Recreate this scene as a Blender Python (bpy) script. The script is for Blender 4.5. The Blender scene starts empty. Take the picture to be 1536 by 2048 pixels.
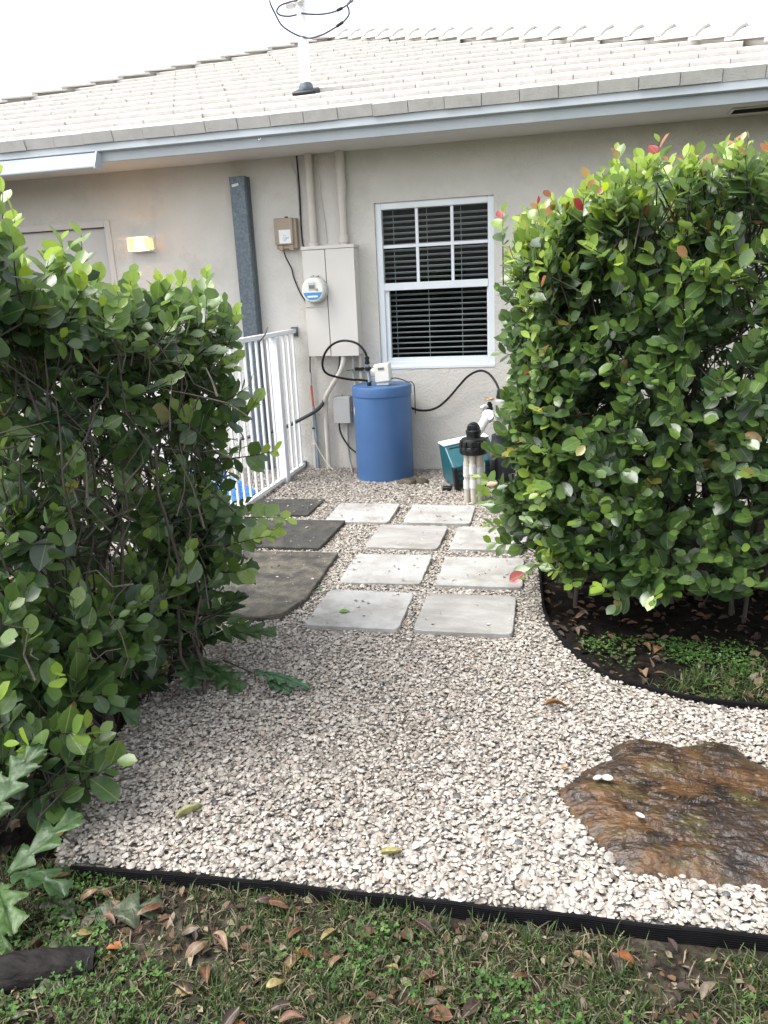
import bpy, math, random
import numpy as np
from mathutils import Vector, Matrix, noise as mnoise

R_ = math.radians
rng = np.random.default_rng(7)
rnd = random.Random(11)
scene = bpy.context.scene
col = scene.collection

# ---------------------------------------------------------------- camera, sky, sun, exposure
CAM_H = 1.52
F_ = Vector((-0.22709023, 0.93411189, -0.27543602))
RT = Vector((0.9736744, 0.22349582, -0.04480837))
UP = Vector((-0.01970277, 0.27836055, 0.96027455))
cam_d = bpy.data.cameras.new('camera')
cam = bpy.data.objects.new('camera', cam_d)
col.objects.link(cam)
cam.matrix_world = Matrix(((RT.x, UP.x, -F_.x, 0), (RT.y, UP.y, -F_.y, 0), (RT.z, UP.z, -F_.z, CAM_H), (0, 0, 0, 1)))
cam_d.sensor_fit = 'VERTICAL'
cam_d.sensor_height = 36.0
cam_d.lens = 27.357
cam_d.clip_start = 0.05
cam_d.clip_end = 600
scene.camera = cam
FPX = 1556.24

SUN_EL, SUN_AZ = 60.0, -112.0      # azimuth measured from +Y (over the house) towards +X
world = bpy.data.worlds.new('World')
scene.world = world
world.use_nodes = True
wn = world.node_tree
for n in list(wn.nodes):
    wn.nodes.remove(n)
sky = wn.nodes.new('ShaderNodeTexSky')
sky.sky_type = 'NISHITA'
sky.sun_disc = False
sky.sun_elevation = R_(SUN_EL)
sky.sun_rotation = R_(SUN_AZ)
sky.air_density = 1.0
sky.dust_density = 3.0
sky.ozone_density = 1.0
hs = wn.nodes.new('ShaderNodeHueSaturation')      # overcast: the same sky with its blue washed out
hs.inputs['Saturation'].default_value = 0.30
bg = wn.nodes.new('ShaderNodeBackground')
bg.inputs['Strength'].default_value = 0.15
wo = wn.nodes.new('ShaderNodeOutputWorld')
wn.links.new(sky.outputs[0], hs.inputs['Color'])
wn.links.new(hs.outputs[0], bg.inputs['Color'])
wn.links.new(bg.outputs[0], wo.inputs['Surface'])

sun_d = bpy.data.lights.new('sun', 'SUN')
sun_d.energy = 1.2
sun_d.angle = R_(35)
sun_d.color = (1.0, 0.985, 0.955)
sun = bpy.data.objects.new('sun', sun_d)
col.objects.link(sun)
sd = Vector((math.sin(R_(SUN_AZ)) * math.cos(R_(SUN_EL)), math.cos(R_(SUN_AZ)) * math.cos(R_(SUN_EL)), math.sin(R_(SUN_EL))))
sun.rotation_euler = (-sd).to_track_quat('-Z', 'Y').to_euler()
sun.location = (0, 0, 20)

vs = scene.view_settings
vs.view_transform = 'Standard'
vs.look = 'None'
vs.exposure = 1.72
vs.gamma = 1.0
vs.use_curve_mapping = False
scene.cycles.max_bounces = 8
scene.cycles.diffuse_bounces = 4
scene.cycles.glossy_bounces = 3
scene.cycles.transmission_bounces = 6
scene.cycles.transparent_max_bounces = 8
scene.cycles.sample_clamp_indirect = 8
scene.cycles.use_denoising = True

# ---------------------------------------------------------------- helpers
def project(P):
    P = np.asarray(P, float) - np.array([0, 0, CAM_H])
    z = P @ np.array(F_)
    return 768 + FPX * (P @ np.array(RT)) / z, 1024 - FPX * (P @ np.array(UP)) / z, z

def vnoise(P, scale=1.0, octaves=3, seed=0):
    """vectorised fractal value noise, roughly 0..1"""
    P = np.atleast_2d(np.asarray(P, float)) * scale + seed * 17.3
    out = np.zeros(len(P)); amp = 1.0; tot = 0
    for o in range(octaves):
        i = np.floor(P).astype(np.int64); f = P - i
        f = f * f * (3 - 2 * f)
        acc = np.zeros(len(P))
        d = P.shape[1]
        for c in range(2 ** d):
            w = np.ones(len(P)); h = np.zeros(len(P), dtype=np.int64)
            for k in range(d):
                b = (c >> k) & 1
                w *= f[:, k] if b else 1 - f[:, k]
                h = h * 73856093 + (i[:, k] + b) * (19349663 + k * 83492791)
            h = (h ^ (h >> 13)) * 1274126177
            acc += w * (((h ^ (h >> 16)) & 0xffff) / 65535.0)
        out += acc * amp; tot += amp; amp *= 0.5; P = P * 2.03 + 5.1
    return out / tot

WLOC = {}
def tag(o, label=None, cat=None, group=None, kind=None):
    if label: o['label'] = label
    if cat: o['category'] = cat
    if group: o['group'] = group
    if kind: o['kind'] = kind
    return o

def empty(name, loc, label=None, cat=None, group=None, parent=None):
    o = bpy.data.objects.new(name, None)
    o.empty_display_size = 0.1
    col.objects.link(o)
    loc = Vector(loc)
    if parent is not None:
        o.parent = parent
        o.location = loc - WLOC[parent.name]
    else:
        o.location = loc
    WLOC[o.name] = loc
    return tag(o, label, cat, group)

def link(name, me, loc, parent=None, mat=None):
    o = bpy.data.objects.new(name, me)
    col.objects.link(o)
    loc = Vector(loc)
    if parent is not None:
        o.parent = parent
        o.location = loc - WLOC[parent.name]
    else:
        o.location = loc
    WLOC[o.name] = loc
    if mat is not None and not me.materials:
        me.materials.append(mat)
    return o

def npmesh(name, V, F, cols=None, smooth=False):
    V = np.asarray(V, np.float32); F = np.asarray(F, np.int32)
    k = F.shape[1]
    me = bpy.data.meshes.new(name)
    me.vertices.add(len(V)); me.vertices.foreach_set('co', V.ravel())
    me.loops.add(F.size); me.loops.foreach_set('vertex_index', F.ravel())
    me.polygons.add(len(F))
    me.polygons.foreach_set('loop_start', np.arange(0, F.size, k, dtype=np.int32))
    me.polygons.foreach_set('use_smooth', np.full(len(F), smooth, dtype=bool))
    me.update(calc_edges=True)
    if cols is not None:
        a = me.color_attributes.new('col', 'FLOAT_COLOR', 'POINT')
        c = np.ones((len(V), 4), np.float32); c[:, :3] = cols
        a.data.foreach_set('color', c.ravel())
    me.validate()
    return me

class MB:
    """collects shapes in world coordinates; build() links them as one mesh object"""
    def __init__(s): s.v = []; s.f = []
    def add(s, vs_, fs):
        b = len(s.v)
        s.v += [tuple(p) for p in vs_]
        s.f += [tuple(i + b for i in f) for f in fs]
        return s
    def box(s, x0, x1, y0, y1, z0, z1, rot=None, piv=None):
        P = [Vector((x, y, z)) for z in (z0, z1) for y in (y0, y1) for x in (x0, x1)]
        if rot is not None:
            c = Vector(piv) if piv is not None else Vector(((x0 + x1) / 2, (y0 + y1) / 2, (z0 + z1) / 2))
            P = [rot @ (p - c) + c for p in P]
        return s.add(P, [(0, 2, 3, 1), (4, 5, 7, 6), (0, 1, 5, 4), (1, 3, 7, 5), (3, 2, 6, 7), (2, 0, 4, 6)])
    def tube(s, pts, r, n=10, caps=True):
        pts = [Vector(p) for p in pts]
        rs = r if isinstance(r, (list, tuple)) else [r] * len(pts)
        t0 = (pts[1] - pts[0]).normalized()
        a = t0.orthogonal().normalized()
        V = []
        for i, p in enumerate(pts):
            t = (pts[min(i + 1, len(pts) - 1)] - pts[max(i - 1, 0)]).normalized()
            a = (a - t * a.dot(t)).normalized(); b = t.cross(a)
            for k in range(n):
                th = 2 * math.pi * k / n
                V.append(p + (a * math.cos(th) + b * math.sin(th)) * rs[i])
        Fc = []
        for i in range(len(pts) - 1):
            for k in range(n):
                k2 = (k + 1) % n
                Fc.append((i * n + k, i * n + k2, (i + 1) * n + k2, (i + 1) * n + k))
        if caps:
            Fc.append(tuple(range(n - 1, -1, -1))); m = (len(pts) - 1) * n
            Fc.append(tuple(range(m, m + n)))
        return s.add(V, Fc)
    def lathe(s, prof, c=(0, 0, 0), n=32, axis=None):
        """prof: list of (radius, height); axis: Matrix rotation"""
        c = Vector(c); V = []
        for r, h in prof:
            for k in range(n):
                th = 2 * math.pi * k / n
                p = Vector((r * math.cos(th), r * math.sin(th), h))
                if axis is not None: p = axis @ p
                V.append(p + c)
        Fc = []
        for i in range(len(prof) - 1):
            for k in range(n):
                k2 = (k + 1) % n
                Fc.append((i * n + k, i * n + k2, (i + 1) * n + k2, (i + 1) * n + k))
        Fc.append(tuple(range(n - 1, -1, -1))); m = (len(prof) - 1) * n
        Fc.append(tuple(range(m, m + n)))
        return s.add(V, Fc)
    def prism_x(s, prof, x0, x1):
        """profile of (y, z) swept along x"""
        n = len(prof)
        V = [(x0, y, z) for y, z in prof] + [(x1, y, z) for y, z in prof]
        Fc = [(i, (i + 1) % n, n + (i + 1) % n, n + i) for i in range(n)]
        Fc += [tuple(range(n - 1, -1, -1)), tuple(range(n, 2 * n))]
        return s.add(V, Fc)
    def prism_z(s, poly, z0, z1):
        n = len(poly)
        V = [(x, y, z0) for x, y in poly] + [(x, y, z1) for x, y in poly]
        Fc = [(i, (i + 1) % n, n + (i + 1) % n, n + i) for i in range(n)]
        Fc += [tuple(range(n - 1, -1, -1)), tuple(range(n, 2 * n))]
        return s.add(V, Fc)
    def build(s, name, mat, parent=None, smooth=None, bevel=0, seg=2, kind=None):
        A = np.array(s.v, float)
        o = Vector(((A[:, 0].min() + A[:, 0].max()) / 2, (A[:, 1].min() + A[:, 1].max()) / 2, A[:, 2].min()))
        me = bpy.data.meshes.new(name)
        me.from_pydata([tuple(Vector(p) - o) for p in s.v], [], s.f)
        me.update()
        import bmesh
        bm = bmesh.new(); bm.from_mesh(me); bmesh.ops.recalc_face_normals(bm, faces=bm.faces[:]); bm.to_mesh(me); bm.free()
        if smooth is not None or bevel:
            for p in me.polygons: p.use_smooth = True
            me.set_sharp_from_angle(angle=R_(smooth if smooth is not None else 40))
        ob = link(name, me, o, parent, mat)
        if bevel:
            m = ob.modifiers.new('bevel', 'BEVEL'); m.width = bevel; m.segments = seg; m.limit_method = 'ANGLE'; m.angle_limit = R_(35)
        if kind: ob['kind'] = kind
        return ob

def curve(pts, n=8):
    """Catmull-Rom through points"""
    P = [Vector(p) for p in pts]; P = [P[0] * 2 - P[1]] + P + [P[-1] * 2 - P[-2]]
    out = []
    for i in range(1, len(P) - 2):
        for k in range(n):
            t = k / n
            out.append(0.5 * ((2 * P[i]) + (P[i + 1] - P[i - 1]) * t + (2 * P[i - 1] - 5 * P[i] + 4 * P[i + 1] - P[i + 2]) * t * t + (3 * P[i] - P[i - 1] - 3 * P[i + 1] + P[i + 2]) * t ** 3))
    out.append(P[-2])
    return out

# ---------------------------------------------------------------- materials
def newmat(name):
    m = bpy.data.materials.new(name); m.use_nodes = True
    nt = m.node_tree; b = nt.nodes['Principled BSDF']
    return m, nt, b

def surf(name, c1, c2=None, rough=0.6, scale=6.0, bump=0.0, bscale=60.0, metal=0.0, spec=0.5, detail=5, contrast=(0.35, 0.65), c3=None, s3=1.5, t3=(0.5, 0.7), coat=0, stretch=None, rough2=None):
    m, nt, b = newmat(name)
    b.inputs['Roughness'].default_value = rough
    b.inputs['Metallic'].default_value = metal
    b.inputs['Specular IOR Level'].default_value = spec
    if coat: b.inputs['Coat Weight'].default_value = coat
    tc = nt.nodes.new('ShaderNodeTexCoord'); vec = tc.outputs['Object']
    oi = nt.nodes.new('ShaderNodeObjectInfo')                     # every piece has its own stains
    ml_ = nt.nodes.new('ShaderNodeMath'); ml_.operation = 'MULTIPLY'; ml_.inputs[1].default_value = 41.0
    nt.links.new(oi.outputs['Random'], ml_.inputs[0])
    va = nt.nodes.new('ShaderNodeVectorMath'); va.operation = 'ADD'
    nt.links.new(vec, va.inputs[0]); nt.links.new(ml_.outputs[0], va.inputs[1]); vec = va.outputs[0]
    if stretch:
        mp = nt.nodes.new('ShaderNodeMapping'); mp.inputs['Scale'].default_value = stretch
        nt.links.new(vec, mp.inputs['Vector']); vec = mp.outputs[0]
    if c2 is None:
        b.inputs['Base Color'].default_value = (*c1, 1)
    else:
        n = nt.nodes.new('ShaderNodeTexNoise'); n.inputs['Scale'].default_value = scale; n.inputs['Detail'].default_value = detail
        n.inputs['Roughness'].default_value = 0.65
        nt.links.new(vec, n.inputs['Vector'])
        r = nt.nodes.new('ShaderNodeValToRGB')
        r.color_ramp.elements[0].position = contrast[0]; r.color_ramp.elements[1].position = contrast[1]
        r.color_ramp.elements[0].color = (*c1, 1); r.color_ramp.elements[1].color = (*c2, 1)
        nt.links.new(n.outputs['Fac'], r.inputs['Fac'])
        out = r.outputs['Color']
        if rough2 is not None:
            mr = nt.nodes.new('ShaderNodeMapRange'); mr.inputs['From Min'].default_value = 0.35; mr.inputs['From Max'].default_value = 0.65
            mr.inputs['To Min'].default_value = rough; mr.inputs['To Max'].default_value = rough2
            nt.links.new(n.outputs['Fac'], mr.inputs['Value']); nt.links.new(mr.outputs[0], b.inputs['Roughness'])
        if c3 is not None:
            n3 = nt.nodes.new('ShaderNodeTexNoise'); n3.inputs['Scale'].default_value = s3; n3.inputs['Detail'].default_value = 8
            n3.inputs['Roughness'].default_value = 0.7
            nt.links.new(vec, n3.inputs['Vector'])
            mr = nt.nodes.new('ShaderNodeMapRange'); mr.inputs['From Min'].default_value = t3[0]; mr.inputs['From Max'].default_value = t3[1]
            nt.links.new(n3.outputs['Fac'], mr.inputs['Value'])
            mx = nt.nodes.new('ShaderNodeMix'); mx.data_type = 'RGBA'
            nt.links.new(mr.outputs[0], mx.inputs['Factor']); nt.links.new(out, mx.inputs['A'])
            mx.inputs['B'].default_value = (*c3, 1); out = mx.outputs['Result']
        nt.links.new(out, b.inputs['Base Color'])
    if bump:
        nb = nt.nodes.new('ShaderNodeTexNoise'); nb.inputs['Scale'].default_value = bscale; nb.inputs['Detail'].default_value = 6
        nt.links.new(vec, nb.inputs['Vector'])
        bp = nt.nodes.new('ShaderNodeBump'); bp.inputs['Strength'].default_value = bump; bp.inputs['Distance'].default_value = 0.01
        nt.links.new(nb.outputs['Fac'], bp.inputs['Height']); nt.links.new(bp.outputs[0], b.inputs['Normal'])
    return m

def attr_mat(name, rough=0.6, spec=0.4, src='attr', transl=0.0, under=None, bump=0.0, bscale=300, var=0.0, vscale=80, rib=0.0, ribc=(0.22, 0.30, 0.10)):
    """colour from the mesh attribute 'col' or from the object colour"""
    m, nt, b = newmat(name)
    if src == 'attr':
        a = nt.nodes.new('ShaderNodeVertexColor'); a.layer_name = 'col'; c = a.outputs['Color']
    else:
        a = nt.nodes.new('ShaderNodeObjectInfo'); c = a.outputs['Color']
    tc = nt.nodes.new('ShaderNodeTexCoord')
    if var:
        n = nt.nodes.new('ShaderNodeTexNoise'); n.inputs['Scale'].default_value = vscale; n.inputs['Detail'].default_value = 4
        nt.links.new(tc.outputs['Object'], n.inputs['Vector'])
        mr = nt.nodes.new('ShaderNodeMapRange'); mr.inputs['From Min'].default_value = 0.3; mr.inputs['From Max'].default_value = 0.7
        mr.inputs['To Min'].default_value = 1 - var; mr.inputs['To Max'].default_value = 1 + var
        nt.links.new(n.outputs['Fac'], mr.inputs['Value'])
        vm = nt.nodes.new('ShaderNodeVectorMath'); vm.operation = 'SCALE'
        nt.links.new(c, vm.inputs[0]); nt.links.new(mr.outputs[0], vm.inputs['Scale']); c = vm.outputs[0]
    if rib:      # the pale midrib along the leaf's own axis
        sx = nt.nodes.new('ShaderNodeSeparateXYZ'); nt.links.new(tc.outputs['Object'], sx.inputs[0])
        ab = nt.nodes.new('ShaderNodeMath'); ab.operation = 'ABSOLUTE'; nt.links.new(sx.outputs['Y'], ab.inputs[0])
        rr_ = nt.nodes.new('ShaderNodeMapRange'); rr_.inputs['From Min'].default_value = rib * 0.4; rr_.inputs['From Max'].default_value = rib; rr_.inputs['To Min'].default_value = 0.7; rr_.inputs['To Max'].default_value = 0.0
        nt.links.new(ab.outputs[0], rr_.inputs['Value'])
        mxr = nt.nodes.new('ShaderNodeMix'); mxr.data_type = 'RGBA'; mxr.inputs['B'].default_value = (*ribc, 1)
        nt.links.new(rr_.outputs[0], mxr.inputs['Factor']); nt.links.new(c, mxr.inputs['A']); c = mxr.outputs['Result']
    if under is not None:
        g = nt.nodes.new('ShaderNodeNewGeometry')
        mx = nt.nodes.new('ShaderNodeMix'); mx.data_type = 'RGBA'; mx.inputs['B'].default_value = (*under, 1)
        ml = nt.nodes.new('ShaderNodeMath'); ml.operation = 'MULTIPLY'; ml.inputs[1].default_value = 0.45
        nt.links.new(g.outputs['Backfacing'], ml.inputs[0]); nt.links.new(ml.outputs[0], mx.inputs['Factor'])
        nt.links.new(c, mx.inputs['A']); c = mx.outputs['Result']
    nt.links.new(c, b.inputs['Base Color'])
    b.inputs['Roughness'].default_value = rough
    b.inputs['Specular IOR Level'].default_value = spec
    if bump:
        nb = nt.nodes.new('ShaderNodeTexNoise'); nb.inputs['Scale'].default_value = bscale
        nt.links.new(tc.outputs['Object'], nb.inputs['Vector'])
        bp = nt.nodes.new('ShaderNodeBump'); bp.inputs['Strength'].default_value = bump; bp.inputs['Distance'].default_value = 0.003
        nt.links.new(nb.outputs['Fac'], bp.inputs['Height']); nt.links.new(bp.outputs[0], b.inputs['Normal'])
    if transl:
        t = nt.nodes.new('ShaderNodeBsdfTranslucent')
        hsv = nt.nodes.new('ShaderNodeHueSaturation'); hsv.inputs['Hue'].default_value = 0.485; hsv.inputs['Saturation'].default_value = 1.1; hsv.inputs['Value'].default_value = 1.8
        nt.links.new(c, hsv.inputs['Color']); nt.links.new(hsv.outputs[0], t.inputs['Color'])
        ms = nt.nodes.new('ShaderNodeMixShader'); ms.inputs[0].default_value = transl
        o = nt.nodes['Material Output']
        nt.links.new(b.outputs[0], ms.inputs[1]); nt.links.new(t.outputs[0], ms.inputs[2]); nt.links.new(ms.outputs[0], o.inputs['Surface'])
    return m

M = {}
M['wall'] = surf('painted_stucco', (0.575, 0.55, 0.495), (0.625, 0.60, 0.545), 0.85, 2.4, 0.75, 60, c3=(0.49, 0.468, 0.415), s3=2.6, t3=(0.52, 0.76))
M['soffit'] = surf('painted_soffit', (0.58, 0.56, 0.52), (0.62, 0.60, 0.56), 0.8, 3, 0.1, 90)
M['fascia'] = surf('painted_fascia', (0.38, 0.415, 0.43), (0.44, 0.475, 0.49), 0.5, 2.5, c3=(0.33, 0.35, 0.355), s3=5, t3=(0.62, 0.8), stretch=(1, 1, 0.2))
M['gutter'] = surf('gutter_metal', (0.40, 0.45, 0.48), (0.46, 0.51, 0.535), 0.4, 3)
M['tile'] = surf('white_roof_tile', (0.52, 0.50, 0.46), (0.595, 0.572, 0.535), 0.85, 9, 0.5, 120, c3=(0.40, 0.38, 0.345), s3=7, t3=(0.6, 0.8))
M['deck'] = surf('roof_underlay', (0.55, 0.52, 0.48), (0.62, 0.59, 0.55), 0.9, 6)
M['white'] = surf('white_paint', (0.76, 0.78, 0.80), (0.82, 0.83, 0.84), 0.4, 5)
M['winframe'] = surf('window_frame_white', (0.70, 0.74, 0.76), (0.76, 0.79, 0.80), 0.35, 4)
M['door'] = surf('door_paint', (0.55, 0.52, 0.48), (0.58, 0.55, 0.51), 0.55, 3)
M['slat'] = surf('blind_slat', (0.60, 0.62, 0.62), (0.66, 0.68, 0.68), 0.5, 8)
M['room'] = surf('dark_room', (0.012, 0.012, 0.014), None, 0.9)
M['galv'] = surf('galvanised_steel', (0.085, 0.105, 0.12), (0.15, 0.18, 0.20), 0.45, 55, 0.05, 200, metal=0.55, detail=3, c3=(0.10, 0.13, 0.15), s3=12, t3=(0.55, 0.7))
M['meter_paint'] = surf('meter_box_paint', (0.585, 0.555, 0.505), (0.61, 0.58, 0.53), 0.55, 3, 0.05, 80)
M['conduit'] = surf('painted_conduit', (0.55, 0.515, 0.455), (0.60, 0.56, 0.50), 0.6, 12)
M['pvc_grey'] = surf('grey_pvc', (0.40, 0.395, 0.38), (0.47, 0.46, 0.44), 0.5, 14)
M['nid'] = surf('tan_plastic', (0.30, 0.235, 0.165), (0.35, 0.28, 0.20), 0.5, 8)
M['jbox'] = surf('grey_box_plastic', (0.42, 0.415, 0.40), (0.46, 0.455, 0.44), 0.5, 8)
M['paper'] = surf('paper_label', (0.72, 0.73, 0.72), (0.78, 0.79, 0.78), 0.7, 20)
M['black'] = surf('black_rubber', (0.006, 0.006, 0.0065), (0.010, 0.010, 0.011), 0.5, 20, spec=0.3)
M['blackplastic'] = surf('black_plastic', (0.005, 0.0055, 0.006), (0.012, 0.0125, 0.0135), 0.45, 30, 0.1, 100, spec=0.35)
M['red'] = surf('red_tube', (0.42, 0.10, 0.07), (0.5, 0.15, 0.1), 0.5, 10)
M['bluegrey'] = surf('blue_grey_conduit', (0.20, 0.25, 0.32), (0.26, 0.31, 0.38), 0.5, 14)
M['green'] = surf('green_wire', (0.05, 0.28, 0.16), None, 0.5)
M['tank'] = surf('blue_polyethylene', (0.044, 0.110, 0.255), (0.055, 0.13, 0.285), 0.42, 2.5, 0.04, 60, c3=(0.075, 0.15, 0.29), s3=4, t3=(0.62, 0.85))
M['offwhite'] = surf('ivory_plastic', (0.66, 0.65, 0.58), (0.72, 0.71, 0.65), 0.4, 6)
M['lcd'] = surf('lcd_grey', (0.13, 0.14, 0.13), (0.18, 0.19, 0.17), 0.2, 40)
M['blue_label'] = surf('blue_label', (0.04, 0.22, 0.48), (0.05, 0.26, 0.54), 0.4, 20)
M['pvc'] = surf('weathered_white_pvc', (0.40, 0.365, 0.30), (0.50, 0.475, 0.42), 0.45, 9, c3=(0.30, 0.24, 0.165), s3=9, t3=(0.55, 0.8))
M['pvcw'] = surf('clean_white_pvc', (0.48, 0.475, 0.455), (0.56, 0.555, 0.535), 0.4, 9)
M['teal'] = surf('teal_pump_paint', (0.010, 0.075, 0.095), (0.016, 0.105, 0.13), 0.35, 10, c3=(0.025, 0.05, 0.055), s3=14, t3=(0.6, 0.75))
M['pumpdark'] = surf('dark_pump_plastic', (0.018, 0.022, 0.027), (0.032, 0.037, 0.044), 0.5, 14, 0.15, 60, c3=(0.06, 0.06, 0.062), s3=9, t3=(0.58, 0.8))
M['brass'] = surf('weathered_brass', (0.40, 0.24, 0.13), (0.5, 0.34, 0.22), 0.4, 30, metal=0.7)
M['tarp'] = surf('blue_tarp', (0.03, 0.17, 0.50), (0.05, 0.25, 0.62), 0.4, 8)
M['paver'] = surf('white_paver', (0.335, 0.33, 0.315), (0.39, 0.385, 0.37), 0.7, 7, 0.25, 140, c3=(0.20, 0.185, 0.16), s3=4.5, t3=(0.45, 0.72))
M['paver_dirty'] = surf('stained_white_paver', (0.265, 0.255, 0.24), (0.36, 0.35, 0.335), 0.7, 8, 0.25, 140, c3=(0.18, 0.165, 0.145), s3=3.4, t3=(0.46, 0.78), stretch=(0.6, 1.4, 1))
M['slab_dark'] = surf('dark_algae_slab', (0.028, 0.027, 0.025), (0.058, 0.055, 0.047), 0.75, 16, 0.6, 60, c3=(0.10, 0.092, 0.064), s3=5, t3=(0.50, 0.72))
M['slab_brown'] = surf('mossy_brown_slab', (0.052, 0.048, 0.038), (0.135, 0.120, 0.090), 0.8, 17, 0.8, 70, c3=(0.030, 0.029, 0.028), s3=7, t3=(0.46, 0.62), detail=9)
M['edging'] = surf('black_edging', (0.003, 0.003, 0.0035), (0.006, 0.006, 0.007), 0.8, 20, spec=0.15)
M['soil'] = surf('dark_soil', (0.004, 0.0035, 0.003), (0.016, 0.013, 0.010), 0.9, 22, 1.0, 60, c3=(0.035, 0.026, 0.019), s3=30, t3=(0.58, 0.75), spec=0.08)
M['lawnsoil'] = surf('lawn_soil', (0.012, 0.010, 0.008), (0.045, 0.036, 0.026), 0.9, 25, 1.0, 60, c3=(0.09, 0.08, 0.06), s3=11, t3=(0.5, 0.65), spec=0.1)
M['gravelbase'] = surf('gravel_fines', (0.20, 0.18, 0.155), (0.31, 0.285, 0.25), 0.9, 70, 1.0, 90)
M['bark'] = surf('grey_brown_bark', (0.035, 0.029, 0.022), (0.085, 0.07, 0.052), 0.85, 30, 0.8, 60, stretch=(1, 1, 0.3))
M['twig'] = surf('twig_bark', (0.030, 0.025, 0.020), (0.065, 0.055, 0.043), 0.8, 40)
M['log'] = surf('dark_weathered_timber', (0.008, 0.007, 0.0072), (0.028, 0.024, 0.023), 0.85, 18, 1.0, 40, stretch=(0.4, 1.5, 1.5), spec=0.15)
M['stone_brown'] = surf('brown_flat_stone', (0.028, 0.022, 0.015), (0.085, 0.066, 0.042), 0.7, 14, 0.7, 50)
M['leaf'] = attr_mat('hedge_leaf', 0.36, 0.85, 'attr', 0.38, (0.13, 0.19, 0.11))
M['leaf1'] = attr_mat('hedge_leaf_single', 0.33, 0.85, 'obj', 0.38, (0.13, 0.19, 0.11), var=0.15, vscale=6, rib=0.022)
M['fern'] = attr_mat('fern_frond', 0.45, 0.4, 'obj', 0.18, None, var=0.35, vscale=45, bump=0.5, bscale=90, rib=0.0035, ribc=(0.02, 0.035, 0.012))
M['grass'] = attr_mat('grass_blade', 0.5, 0.3, 'attr', 0.25)
M['litter'] = attr_mat('leaf_litter', 0.7, 0.3, 'attr', 0)
M['deadleaf'] = attr_mat('dry_leaf', 0.5, 0.4, 'obj', 0.05, None, var=0.45, vscale=5, rib=0.02, ribc=(0.20, 0.15, 0.09))
M['shell'] = attr_mat('sea_shell', 0.5, 0.4, 'attr', 0, None, bump=0.0, var=0.16, vscale=120)
M['shell1'] = surf('white_shell', (0.34, 0.32, 0.285), (0.46, 0.44, 0.40), 0.5, 90)

def glass_mat():
    m, nt, b = newmat('window_glass')
    nt.nodes.remove(b)
    t = nt.nodes.new('ShaderNodeBsdfTransparent'); t.inputs[0].default_value = (0.78, 0.82, 0.82, 1)
    g = nt.nodes.new('ShaderNodeBsdfGlossy'); g.inputs['Roughness'].default_value = 0.02
    ms = nt.nodes.new('ShaderNodeMixShader'); ms.inputs[0].default_value = 0.012
    nt.links.new(t.outputs[0], ms.inputs[1]); nt.links.new(g.outputs[0], ms.inputs[2]); nt.links.new(ms.outputs[0], nt.nodes['Material Output'].inputs['Surface'])
    return m
M['glass'] = glass_mat()
def lamp_glass():
    m, nt, b = newmat('lamp_diffuser')
    b.inputs['Base Color'].default_value = (0.30, 0.22, 0.13, 1); b.inputs['Roughness'].default_value = 0.25
    b.inputs['Transmission Weight'].default_value = 0.85; b.inputs['IOR'].default_value = 1.3
    b.inputs['Emission Color'].default_value = (1.0, 0.52, 0.16, 1); b.inputs['Emission Strength'].default_value = 0.10
    return m
M['lampglass'] = lamp_glass()
def bulb_mat():
    m, nt, b = newmat('lit_bulb')
    b.inputs['Emission Color'].default_value = (1.0, 0.60, 0.22, 1); b.inputs['Emission Strength'].default_value = 11
    return m
M['bulb'] = bulb_mat()
def rock_mat():
    m = surf('wet_brown_rock', (0.014, 0.009, 0.007), (0.098, 0.047, 0.014), 0.22, 7, 1.0, 38, c3=(0.062, 0.050, 0.016), s3=5.5, t3=(0.52, 0.62), detail=12, contrast=(0.38, 0.60), rough2=0.55, stretch=(1.0, 1.7, 1.6))
    nt = m.node_tree; b = nt.nodes['Principled BSDF']
    src = b.inputs['Base Color'].links[0].from_socket
    tc = nt.nodes.new('ShaderNodeTexCoord')
    for sc, lo, hi, c in ((3.3, 0.47, 0.58, (0.016, 0.012, 0.011)), (38.0, 0.58, 0.72, (0.13, 0.085, 0.035)), (15.0, 0.60, 0.68, (0.010, 0.008, 0.008))):
        n = nt.nodes.new('ShaderNodeTexNoise'); n.inputs['Scale'].default_value = sc; n.inputs['Detail'].default_value = 10; n.inputs['Roughness'].default_value = 0.7
        nt.links.new(tc.outputs['Object'], n.inputs['Vector'])
        mr = nt.nodes.new('ShaderNodeMapRange'); mr.inputs['From Min'].default_value = lo; mr.inputs['From Max'].default_value = hi; mr.inputs['To Max'].default_value = 0.8
        nt.links.new(n.outputs['Fac'], mr.inputs['Value'])
        mx = nt.nodes.new('ShaderNodeMix'); mx.data_type = 'RGBA'; mx.inputs['B'].default_value = (*c, 1)
        nt.links.new(mr.outputs[0], mx.inputs['Factor']); nt.links.new(src, mx.inputs['A']); src = mx.outputs['Result']
    nt.links.new(src, b.inputs['Base Color'])
    return m
M['rock'] = rock_mat()

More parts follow.
